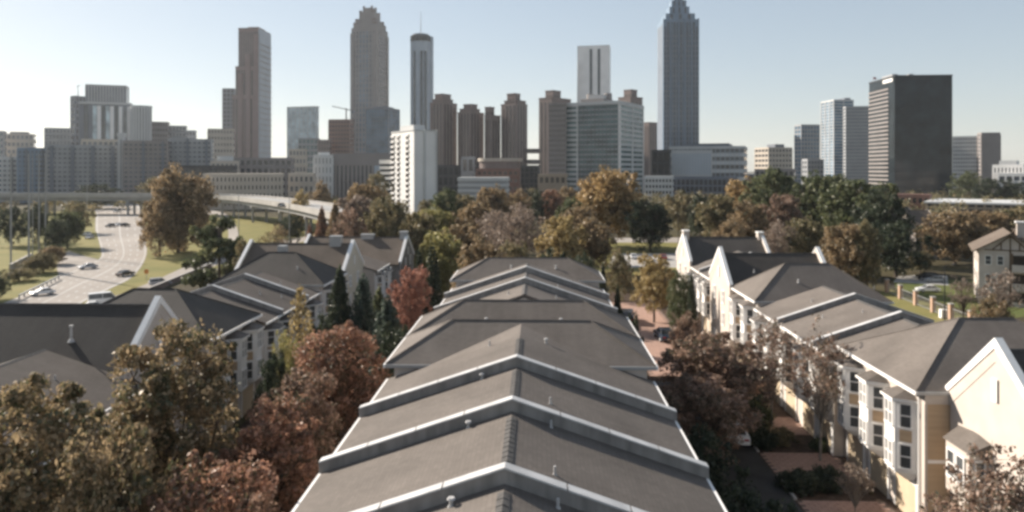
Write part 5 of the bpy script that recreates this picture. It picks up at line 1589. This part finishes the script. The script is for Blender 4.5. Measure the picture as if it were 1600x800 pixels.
    ("oak_tree", 470, 300, 250, 16, 'low1', 'leaf_gold', "small golden tree beside the overpass curve", G4),
    ("oak_tree", 455, 338, 210, 22, 'low2', 'leaf_dark', "dark shrubby tree under the overpass curve", G4),
]
for t in TREES:
    tpx(*t)
# trees of the right foreground
tree("red_maple", "red maple", 13.4, 56.5, 4.3, 9.2, 'near3', 'leaf_maroon', "full purple-brown tree beside the brick street right of the centre row", "street trees of the right alley")
tree("red_maple", "red maple", 11.2, 50.5, 3.3, 7.6, 'near2', 'leaf_maroon', "darker purple-brown tree just in front of the full one", "street trees of the right alley")
tree("red_maple", "red maple", 15.2, 62.0, 2.8, 7.8, 'near3', 'leaf_maroon', "smaller purple-brown tree behind the full one by the right facade", "street trees of the right alley")
tree("holly_tree", "holly tree", 9.3, 42.0, 2.6, 6.2, 'low1', 'leaf_dark', "dark evergreen in shade beside the right eave at the bottom", "street trees of the right alley")
tree("holly_tree", "holly tree", 10.2, 35.5, 2.6, 5.6, 'low2', 'leaf_dark', "dark evergreen at the bottom edge by the right eave", "street trees of the right alley")
tree("crape_myrtle", "crape myrtle", 20.6, 54.3, 2.9, 10.2, 'wispy1', 'leaf_maroon', "tall slender crape myrtle with few russet leaves against the cream facades", "street trees of the right alley", "bark_pale")
tree("crape_myrtle", "crape myrtle", 19.3, 61.2, 2.6, 9.4, 'wispy2', 'leaf_maroon', "farther crape myrtle with few russet leaves against the cream facades", "street trees of the right alley", "bark_pale")
tree("crape_myrtle", "crape myrtle", 19.3, 31.4, 3.2, 9.9, 'wispy4', 'leaf_maroon', "red-leaved crape myrtle with pale stems in front of the bright gable", "street trees of the right alley", "bark_pale")
tree("crape_myrtle", "crape myrtle", 19.3, 45.4, 1.3, 3.4, 'wispy3', 'leaf_bare', "small bare crape myrtle above the clipped green balls", "street trees of the right alley", "bark_pale")
for (x, y, r_, h, lf, lb) in ((17.9, 61.8, 1.9, 2.6, 'leaf_green', "big round green shrub on the pink brick drive"),
                              (17.4, 49.4, 1.7, 1.5, 'leaf_dark', "dark hedge shrub in shade below the brick driveway"),
                              (19.5, 49.9, 1.6, 1.5, 'leaf_dark', "dark hedge shrub right of the bare tree's foot"),
                              (18.0, 44.0, .62, 0.9, 'leaf_green', "left clipped green ball shrub under the small bare crape myrtle"),
                              (18.9, 43.2, .66, 0.95, 'leaf_green', "right clipped green ball shrub under the small bare crape myrtle"),
                              (16.6, 43.0, .55, 0.6, 'leaf_brown', "small brown grass tuft at the bed's edge"),
                              (20.3, 44.3, .8, 0.6, 'leaf_mixed', "low olive shrub by the garage doors"),
                              (17.4, 41.6, .6, 0.45, 'leaf_mixed', "low olive shrub at the brick border's tip"),
                              (19.8, 41.8, .7, 0.5, 'leaf_mixed', "low olive shrub nearest the bottom edge"),
                              (21.6, 56.4, 1.0, 1.2, 'leaf_green', "round shrub against the facade beside the farther brick drive"),
                              (21.3, 49.4, 0.9, 1.1, 'leaf_mixed', "brownish shrub against the facade between two garages"),
                              (17.2, 57.3, 1.5, 1.6, 'leaf_dark', "dark shrub in the bed between the two farther brick drives"),
                              (19.0, 57.8, 1.3, 1.4, 'leaf_mixed', "olive shrub in the bed between the two farther brick drives"),
                              (18.6, 65.5, 1.8, 2.0, 'leaf_dark', "dark shrub past the farthest brick drive"),
                              (20.6, 69.5, 1.5, 2.0, 'leaf_maroon', "russet shrub by the far facade behind the brick drives"),
                              (8.3, 47.5, 1.5, 2.4, 'leaf_dark', "dark shrub under the centre row's right eave across from the drives"),
                              (8.4, 66.0, 1.5, 2.4, 'leaf_dark', "dark shrub under the centre row's right wall by the purple-brown trees"),
                              (16.8, 88, 1.1, 1.3, 'leaf_maroon', "brown-red shrub beside the brick street"),
                              (15.7, 84, 0.9, 1.0, 'leaf_rust', "small red shrub at the brick street's edge"),
                              (10.2, 80, 1.2, 1.6, 'leaf_dark', "dark shrub under the centre row's right eave by the brick street")):
    tree("shrub", "shrub", x, y, r_, h, 'shrub1' if x > 17.5 else 'shrub2', lf, lb, "shrubs along the right alley")

# distant tree mass between the far buildings
r = np.random.default_rng(5)
cs, sp = [], []
for i in range(620):
    u = r.uniform(-200, 1800); d = r.uniform(300, 640)
    if 120 < u < 260 and d < 360: continue
    if u < 130 and d < 345: continue
    if 200 < u < 500 and d < 420: continue
    x, y = at(u, d); h = r.uniform(3.5, 7.5)
    for k in range(5):
        cs.append((x + r.normal() * 2.4, y + r.normal() * 2.4, h * 0.55 + r.normal() * 1.3)); sp.append(r.uniform(1.6, 3.0))
me = leaf_mesh("far_woods", np.array(cs), np.array(sp), 0.55, 90000, 3)
far = link("far_woods", me, None, M["leaf_mixed"]); tag(far, "mixed autumn woods far off between the town buildings", "woods", kind='stuff')
# ---------------------------------------------------------------- timbered house at right
D = 112
x0, y0 = at(1531, D)
RZ = 0.0
root = empty("timbered_house", (x0 + 6, y0 + 5, 0), "three-storey cream house with brown timber gable and balconies at the right edge", "house")
hx0, hx1, hy0, hy1 = x0, x0 + 11, y0, y0 + 11
MB().box(hx0, hx1, hy0, hy1, 0, 9.1).build("wall", M["cream"], root)
xm = x0 + 4.2
# main roof, ridge towards the back, gable to the camera side
rf = MB()
for (xa, xb, xr, ya, yb, ze_, zr_) in ((hx0 - 0.8, hx0 + 8.2, xm, hy0 - 0.9, hy1 + 0.5, 9.0, 12.0),):
    rf.slab([(xa, ya, ze_), (xr, ya, zr_), (xr, yb, zr_), (xa, yb, ze_)], 0.22).slab([(xb, ya, ze_), (xr + 0.001, ya, zr_), (xr + 0.001, yb, zr_), (xb, yb, ze_)], 0.22)
rf.build("roof", M["shingle_brown"], root)
MB().extr([(hx0, 9.1), (xm, 11.75), (hx0 + 7.6, 9.1)], 'y', hy0 + 0.002, hy0 + 0.3).build("gable_wall", M["cream"], root)
MB().slab([(xm + 1, hy0 + 2.5, 10.6), (hx1 + 0.8, hy0 + 2.5, 10.6), (hx1 + 0.8, hy0 + 6, 12.3), (xm + 1, hy0 + 6, 12.3)], 0.2).slab([(xm + 1, hy1 + 0.4, 10.6), (hx1 + 0.8, hy1 + 0.4, 10.6), (hx1 + 0.8, hy0 + 6.01, 12.3), (xm + 1, hy0 + 6.01, 12.3)], 0.2).build("roof", M["shingle_brown"], root)
MB().box(xm + 3, hx1, hy0 + 2.6, hy1, 9.1, 10.4).build("wall", M["cream"], root)
mat("timber", (0.13, 0.09, 0.06), var=0.15, scale=4)
for (a, b) in (((xm - 2.3, 9.3), (xm, 11.5)), ((xm + 2.3, 9.3), (xm, 11.5)), ((xm, 9.1), (xm, 11.5)), ((xm - 3.4, 9.2), (xm + 3.4, 9.2)), ((xm - 1.2, 9.2), (xm - 1.2, 10.3)), ((xm + 1.2, 9.2), (xm + 1.2, 10.3))):
    MB().tube((a[0], hy0 - 0.05, a[1]), (b[0], hy0 - 0.05, b[1]), 0.11, 0.11, 4).build("timber_beam", M["timber"], root)
for k, z in enumerate((0.3, 3.2, 6.1)):
    MB().box(xm + 0.3, xm + 3.3, hy0 - 0.02, hy0 + 0.1, z + 0.05, z + 2.35).build("balcony_opening", M["g_brown"], root)
    MB().box(xm + 0.1, xm + 3.6, hy0 - 1.3, hy0 - 0.021, z - 0.15, z + 0.04).build("balcony_floor", M["cream"], root)
    MB().box(xm + 0.1, xm + 3.6, hy0 - 1.3, hy0 - 1.22, z + 0.05, z + 1.0).build("balcony_rail", M["cream"], root)
    for xx in (xm + 0.15, xm + 3.5): MB().box(xx - 0.12, xx + 0.12, hy0 - 1.2, hy0 - 1.0, z + 0.041, z + 2.74).build("balcony_post", M["timber"], root)
    window(root, (hx0 + 1.3, hy0 - 0.02, z + 0.7), -math.pi / 2, 0.9, 1.5)
    window(root, (hx0 + 2.9, hy0 - 0.02, z + 0.7), -math.pi / 2, 0.9, 1.5)
    for yy in (2.5, 5, 8): window(root, (hx0 - 0.02, hy0 + yy, z + 0.7), math.pi, 0.9, 1.5)
MB().box(xm - 0.12, xm + 0.12, hy0 - 0.06, hy0 - 0.001, 0, 9.09).build("corner_board", M["timber"], root)
c = MB().box(xm + 1.2, xm + 2.4, hy0 + 3.4, hy0 + 4.6, 11, 13.3).build("chimney", M["cream"], root)
MB().box(xm + 1.0, xm + 2.6, hy0 + 3.2, hy0 + 4.8, 13.301, 13.55).build("chimney_cap", M["white_trim"], c)

root.rotation_euler.z = -0.47
root.location.x += 4.2; root.location.y += 1.5; root.location.z = -0.6
# shaded brown-roofed houses beyond the live oaks
for (u0, u1, vr, ve, d, lb) in ((1392, 1436, 324, 350, 182, "brown-roofed house half hidden by the very dark live oak"), (1430, 1468, 328, 352, 174, "brown-roofed house with a pale gable edge left of the brown trees")):
    xa, ya = at(u0, d); xb, yb = at(u1, d)
    zr_, ze_ = zat(vr, d + 5), zat(ve, d)
    root = empty("brown_roofed_house", ((xa + xb) / 2, ya + 5, 0), lb, "house")
    MB().box(xa + .4, xb - .4, ya + .5, ya + 10.5, 0, ze_ - 0.1).build("wall", M["w_stone"], root)
    ym = ya + 5.5
    MB().slab([(xa, ya, ze_), (xb, ya, ze_), (xb, ym, zr_), (xa, ym, zr_)], .2).slab([(xb, ya + 11, ze_), (xa, ya + 11, ze_), (xa, ym + .01, zr_), (xb, ym + .01, zr_)], .2).build("roof", M["shingle_brown"], root)
    for xx in (xa + .45, xb - .75): MB().extr([(ya + .55, ze_ - .1), (ym, zr_ - .3), (ya + 10.4, ze_ - .1)], 'x', xx, xx + .3).build("gable_wall", M["cream"], root)
    MB().extr([(ya - .1, ze_ - .05), (ym, zr_ + .05), (ym, zr_ - .3), (ya - .1, ze_ - .4)], 'x', xb + .002, xb + .2).build("rake_trim", M["cream"], root)
    for z in (0.9, 3.7):
        for k in range(2):
            window(root, (xa + (xb - xa) * (k + .6) / 2.2, ya + 0.48, z), -math.pi / 2, 1.1, 1.5)

# ---------------------------------------------------------------- fence with brick posts
mat("post_brick", (0.42, 0.28, 0.20), var=0.15, scale=4)
fp = [(1386, 457), (1407, 467), (1431, 477), (1458, 488), (1486, 500), (1517, 512), (1552, 526)]
FP = [gp(u, v) for u, v in fp]
root = empty("post_fence", FP[0], "railing fence with pale brick posts on the golden grass bank", "fence")
for i, p in enumerate(FP):
    po = MB().box(p[0] - .28, p[0] + .28, p[1] - .28, p[1] + .28, 0, 2.2).build("post", M["post_brick"], root)
    MB().box(p[0] - .34, p[0] + .34, p[1] - .34, p[1] + .34, 2.201, 2.34).build("post_cap", M["concrete"], po)
    if i + 1 < len(FP):
        q = FP[i + 1]; a, b = Vector(p), Vector(q)
        for z in (0.25, 1.65): MB().tube((a.x, a.y, z), (b.x, b.y, z), 0.045, 0.045, 4).build("rail", M["metal_grey"], root)
        L = (b - a).length; n = int(L / 0.22)
        mb = MB()
        for k in range(1, n):
            s = a.lerp(b, k / n); mb.tube((s.x, s.y, 0.25), (s.x, s.y, 1.65), 0.014, 0.014, 3)
        bl = mb.build("baluster", M["metal_grey"], root); bl['kind'] = 'stuff'


# ---------------------------------------------------------------- lamps, poles, boxes
def lamp_post(u, vb, vt, label, arms=1, m="dark_metal", group=None, r0=0.09):
    p = gp(u, vb); d = CAM_Z * F_PX / (vb - HZ); h = zat(vt, d)
    root = empty("street_lamp", p, label, "street lamp", group)
    MB().tube(p, (p[0], p[1], h), r0, r0 * .6, 8).build("pole", M[m], root)
    MB().tube(p, (p[0], p[1], 0.5), r0 * 2, r0 * 1.4, 8).build("base", M[m], root)
    for k in range(arms):
        s = 1 - 2 * k
        MB().tube((p[0], p[1], h - .15), (p[0] + s * h * .12, p[1], h + .1), r0 * .4, r0 * .3, 5).build("arm", M[m], root)
        MB().rbox((p[0] + s * h * .15, p[1], h + .08), (h * .08, .28, .14)).build("lamp_head", M[m], root)


lamp_post(1476, 506, 414, "tall black street lamp beside the brick post fence")
lamp_post(1366, 452, 398, "grey street lamp in front of the warm brown trees", 2, "metal_grey")
lamp_post(452, 392, 296, "thin grey highway lamp right of the ramp lawn", 1, "metal_grey", "highway lamps", .14)
lamp_post(373, 372, 300, "thin grey highway lamp at the ramp bend", 1, "metal_grey", "highway lamps", .14)
lamp_post(420, 330, 262, "thin grey highway lamp far off by the overpass curve", 1, "metal_grey", "highway lamps", .16)
lamp_post(136, 345, 268, "thin grey highway lamp left of the highway near the overpass", 1, "metal_grey", "highway lamps", .16)
lamp_post(1060, 420, 330, "dark lamp post by the parking lot behind the farthest gable", 1, "dark_metal")
for (u, vb, lb) in ((17, 416, "tall pale net pole at the left edge of the field"), (45, 421, "tall pale net pole second from the left"), (61, 394, "tall pale net pole third from the left, closer to its right neighbour"), (71, 393, "tall pale net pole nearest the slip road"), (51, 400, "thinner pale net pole between the second and third")):
    p = gp(u, vb); d = CAM_Z * F_PX / (vb - HZ)
    root = empty("net_pole", p, lb, "pole", "tall net poles beside the field")
    rr_ = 0.2 if 'thinner' not in lb else 0.1
    MB().tube(p, (p[0], p[1], zat(240, d)), rr_, rr_ * .8, 10).build("pole", M["pole_grey"], root)
    MB().tube(p, (p[0], p[1], 0.5), rr_ * 1.8, rr_ * 1.5, 8).build("base", M["concrete"], root)
# stone wall at the field corner
A, B_ = Vector(gp(16, 427)), Vector(gp(48, 409))
root = empty("stone_wall", A, "low pale stone wall at the corner of the left field", "wall")
dv = (B_ - A); L = dv.length; dv.normalize(); k = 0
rs = random.Random(4)
for row in range(3):
    s = rs.uniform(0, .4)
    while s < L - 1:
        w = rs.uniform(1.0, 1.8); c = A + dv * (s + w / 2)
        MB().rbox((c.x, c.y, .33 + row * .62), (w - .07, .5 + rs.uniform(-.05, .08), .58), math.atan2(dv.y, dv.x)).build("stone", M["boulder_stone"], root)
        s += w
gsheet("sports_field", [(-60, 392), (60, 392), (48, 409), (14, 427), (-80, 470)], 0.010, M["lawn"], "dry yellow sports field at the left edge")
# white utility box
p = gp(1474, 497)
root = empty("utility_box", p, "white utility box at the foot of the black street lamp", "box")
MB().box(p[0] - .45, p[0] + .45, p[1] - .35, p[1] + .35, 0.1, 1.25).build("cabinet", M["white_trim"], root)
MB().box(p[0] - .5, p[0] + .5, p[1] - .4, p[1] + .4, 0, .099).build("plinth", M["concrete"], root)
MB().box(p[0] - .4, p[0] + .4, p[1] - .38, p[1] - .351, .2, 1.15).build("door", M["pale_metal"], root)


# ---------------------------------------------------------------- cars
def car_meshes(kind):
    L, Wd, H = {'sedan': (4.6, 1.8, 1.45), 'suv': (4.7, 1.9, 1.75), 'van': (5.6, 2.0, 2.3)}[kind]
    hx = L / 2
    if kind == 'sedan':
        low = [(-hx, .35), (-hx, .78), (-hx + .25, .92), (-1.2, .98), (1.0, .95), (hx - .35, .80), (hx, .62), (hx, .35)]
        cab = [(-1.75, .95), (-1.15, H - .04), (.25, H), (1.15, .94)]
    elif kind == 'suv':
        low = [(-hx, .4), (-hx, .95), (-hx + .1, 1.08), (1.0, 1.08), (hx - .3, .98), (hx, .75), (hx, .4)]
        cab = [(-2.2, 1.06), (-1.95, H - .05), (.3, H), (1.15, 1.06)]
    else:
        low = [(-hx, .4), (-hx, 1.25), (1.7, 1.25), (hx - .3, 1.0), (hx, .8), (hx, .4)]
        cab = [(-2.75, 1.24), (-2.7, H - .05), (1.1, H), (2.0, 1.24)]
    b = MB().extr(low, 'y', -Wd / 2, Wd / 2)
    # arches: chamfer the lower sides by a narrower sill box
    w2 = Wd / 2 - .12
    roofp = [(cab[1][0] - .03, cab[1][1] - .06), (cab[1][0] + .08, cab[1][1] + .03), (cab[2][0] - .05, cab[2][1] + .03), (cab[2][0] + .05, cab[2][1] - .06)]
    rf = MB().extr(roofp, 'y', -w2 + .08, w2 - .08)
    n = len(cab)
    vs = []
    for s in (-1, 1):
        for i, p in enumerate(cab):
            vs.append((p[0], s * (w2 if i in (0, 3) else w2 - .16), p[1]))
    gl = MB().add(vs, [(3, 2, 1, 0), (4, 5, 6, 7), (0, 1, 5, 4), (1, 2, 6, 5), (2, 3, 7, 6)])
    pil = []
    for s in (-1, 1):
        for i, j in ((0, 1), (2, 3)):
            pil.append(MB().tube(vs[i if s < 0 else i + 4], vs[j if s < 0 else j + 4], .06, .05, 4).mesh("pillar"))
        pil.append(MB().tube((-.35, s * w2, cab[0][1]), (-.35, s * (w2 - .16), H - .04), .05, .05, 4).mesh("pillar"))
    wh = MB().tube((0, -.11, 0), (0, .11, 0), .33, .33, 14); hub = MB().tube((0, -.125, 0), (0, .125, 0), .19, .19, 10)
    lt = MB().rbox((0, 0, 0), (.08, .36, .14))
    return dict(body=b.mesh("body"), roof=rf.mesh("roof"), glass=gl.mesh("cabin_glass"), pillar=pil, wheel=wh.mesh("wheel"), rim=hub.mesh("rim"), lamp=lt.mesh("headlight"), L=L, W=Wd)


CM = {k: car_meshes(k) for k in ('sedan', 'suv', 'van')}


def car(x, y, rz, kind, paint, label, group=None, z=0.02):
    c = CM[kind]
    root = empty("car" if kind != 'van' else "van", (x, y, z), label, "car" if kind != 'van' else "van", group, rz)
    bo = link("body", c['body'], root, M[paint]); [link("pillar", q, bo, M[paint]) for q in c['pillar']]; link("roof", c['roof'], bo, M[paint])
    link("cabin_glass", c['glass'], root, M["house_glass"])
    for sx in (-1, 1):
        for sy in (-1, 1):
            w = link("wheel", c['wheel'], root, M["rubber"]); w.location = (sx * (c['L'] / 2 - .85), sy * (c['W'] / 2 - .08), .33)
            link("rim", c['rim'], w, M["pale_metal"])
            l = link("headlight" if sx > 0 else "tail_light", c['lamp'], root, M["head_lamp" if sx > 0 else "tail_lamp"]); l.location = (sx * (c['L'] / 2 - .01), sy * (c['W'] / 2 - .28), .72)
    return root


def cpx(u, v, *a, **k):
    p = gp(u, v); o = car(p[0], p[1], *a, **k); o.scale = (.8, .8, .8); return o


R = math.radians
HG = "cars on the highway"
cpx(66, 461, R(-125), 'sedan', 'car_white', "white car nearest on the highway's left lanes", HG)
cpx(137, 420, R(-128), 'sedan', 'car_silver', "silver car joining from the slip road", HG)
cpx(196, 431, R(75), 'sedan', 'car_black', "dark car in the highway's right lanes", HG)
cpx(196, 354, R(85), 'suv', 'car_black', "far dark car near the overpass, right one", HG)
cpx(172, 355, R(-95), 'suv', 'car_black', "far dark car near the overpass, left one", HG)
cpx(184, 353, R(-95), 'sedan', 'car_white', "far pale car between the two dark ones near the overpass", HG)
cpx(183, 332, R(-90), 'van', 'car_white', "tiny white van emerging from under the overpass", HG)
cpx(136, 368, R(-80), 'sedan', 'car_white', "white car parked by the slip road trees", HG)
cpx(140, 373, R(-80), 'sedan', 'car_silver', "silver car parked behind the white one by the slip road trees", HG)
FG = "vehicles on the frontage street"
cpx(163, 475, R(35), 'van', 'car_white', "white van on the frontage street behind the long dark roof", FG)
cpx(250, 446, R(35), 'suv', 'car_silver', "silver-blue car on the frontage street beside the grass verge", FG)
cpx(148, 483, R(35), 'sedan', 'car_white', "white car just behind the white van on the frontage street", FG)
x, y = at(440, 236); car(x, y, R(-60), 'sedan', 'car_black', "dark car driving on the overpass curve", None, 9.02)
PG = "cars parked beside the townhouses"
car(12.6, 103, R(80), 'suv', 'car_black', "black car parked at the far end of the brick street", PG)
car(10.4, 101, R(84), 'suv', 'car_white', "white car beside the black one at the far end of the brick street", PG)
car(15.9, 92.5, R(95), 'sedan', 'car_blue', "dark blue-grey car parked below the yellow-olive tree", PG)
car(15.3, 58.5, R(88), 'sedan', 'car_white', "white car seen through the purple-brown tree's right side", PG)
car(19.6, 38.9, R(5), 'suv', 'car_blue', "dark blue car at the bottom by the brick border", PG)
cpx(1448, 437, R(175), 'suv', 'car_black', "black car on the pale driveway beyond the fence", PG)
cpx(1462, 441, R(170), 'sedan', 'car_silver', "silver car on the pale driveway beyond the fence", PG)
cpx(1450, 456, R(178), 'sedan', 'car_white', "white car in shade between driveway and fence", PG)
for i, (u, v, c, lb) in enumerate(((990, 404, 'car_white', "white car left in the parking lot behind the park trees"), (1012, 406, 'car_silver', "silver car in the middle of the parking lot behind the park trees"), (1036, 405, 'car_red', "red car right in the parking lot behind the park trees"))):
    cpx(u, v, R(90), 'sedan', c, lb, PG)

# railings seen through the shade at the bottom right
root = empty("metal_railing", (20.0, 40.3, 0), "dark metal railing beside the garages at the bottom right", "railing")
for z in (.35, 1.0): MB().tube((17.6, 40.6, z), (22.9, 40.3, z), .03, .03, 5).build("rail", M["dark_metal"], root)
for k in range(5): MB().tube((17.6 + k * 1.32, 40.6 - k * .075, 0), (17.6 + k * 1.32, 40.6 - k * .075, 1.1), .04, .04, 5).build("post", M["dark_metal"], root)
# frontage boundary wall seen as a dark line
A, B_ = Vector(gp(190, 476)), Vector(gp(330, 418))
root = empty("boundary_wall", A, "dark low boundary wall along the frontage street", "wall")
dv = B_ - A; c = (A + B_) / 2
w = MB().rbox((c.x, c.y, .45), (dv.length, .3, .9), math.atan2(dv.y, dv.x)).build("wall_panel", M["w_brown"], root)
MB().rbox((c.x, c.y, .952), (dv.length + .1, .42, .1), math.atan2(dv.y, dv.x)).build("coping", M["concrete"], root)

# small orange sign on the verge
p = gp(229, 438)
root = empty("road_sign", p, "small orange sign on the grass verge between highway and frontage street", "road sign")
MB().tube(p, (p[0], p[1], 2.0), .05, .05, 6).build("post", M["metal_grey"], root)
mat("sign_orange", (0.55, 0.20, 0.05), rough=0.5, var=0.06)
MB().rbox((p[0], p[1] - .06, 1.7), (.8, .04, .8)).build("panel", M["sign_orange"], root)
# low trailer-like guard rail beside the highway's left bank
A, B_ = Vector(gp(30, 468)), Vector(gp(92, 437))
root = empty("guard_rail", A, "grey guard rail on the left edge of the highway", "guard rail")
MB().tube((A.x, A.y, .7), (B_.x, B_.y, .7), .15, .15, 4).build("rail", M["metal_grey"], root)
for k in range(10):
    q = A.lerp(B_, k / 9); MB().box(q.x - .08, q.x + .08, q.y - .08, q.y + .08, 0, .7).build("post", M["metal_grey"], root)

# ---------------------------------------------------------------- haze
hz = MB().box(-6010, 6010, -310, 8010, -1.6, 275).build("haze", None)
m = bpy.data.materials.new("haze_air"); m.use_nodes = True
nt = m.node_tree; nt.nodes.remove(nt.nodes["Principled BSDF"])
pv = nt.nodes.new("ShaderNodeVolumePrincipled")
pv.inputs["Color"].default_value = (0.86, 0.90, 0.95, 1)
pv.inputs["Density"].default_value = 0.00006
pv.inputs["Anisotropy"].default_value = 0.3
nt.links.new(pv.outputs[0], nt.nodes["Material Output"].inputs["Volume"])
hz.data.materials.append(m)
tag(hz, kind='stuff')
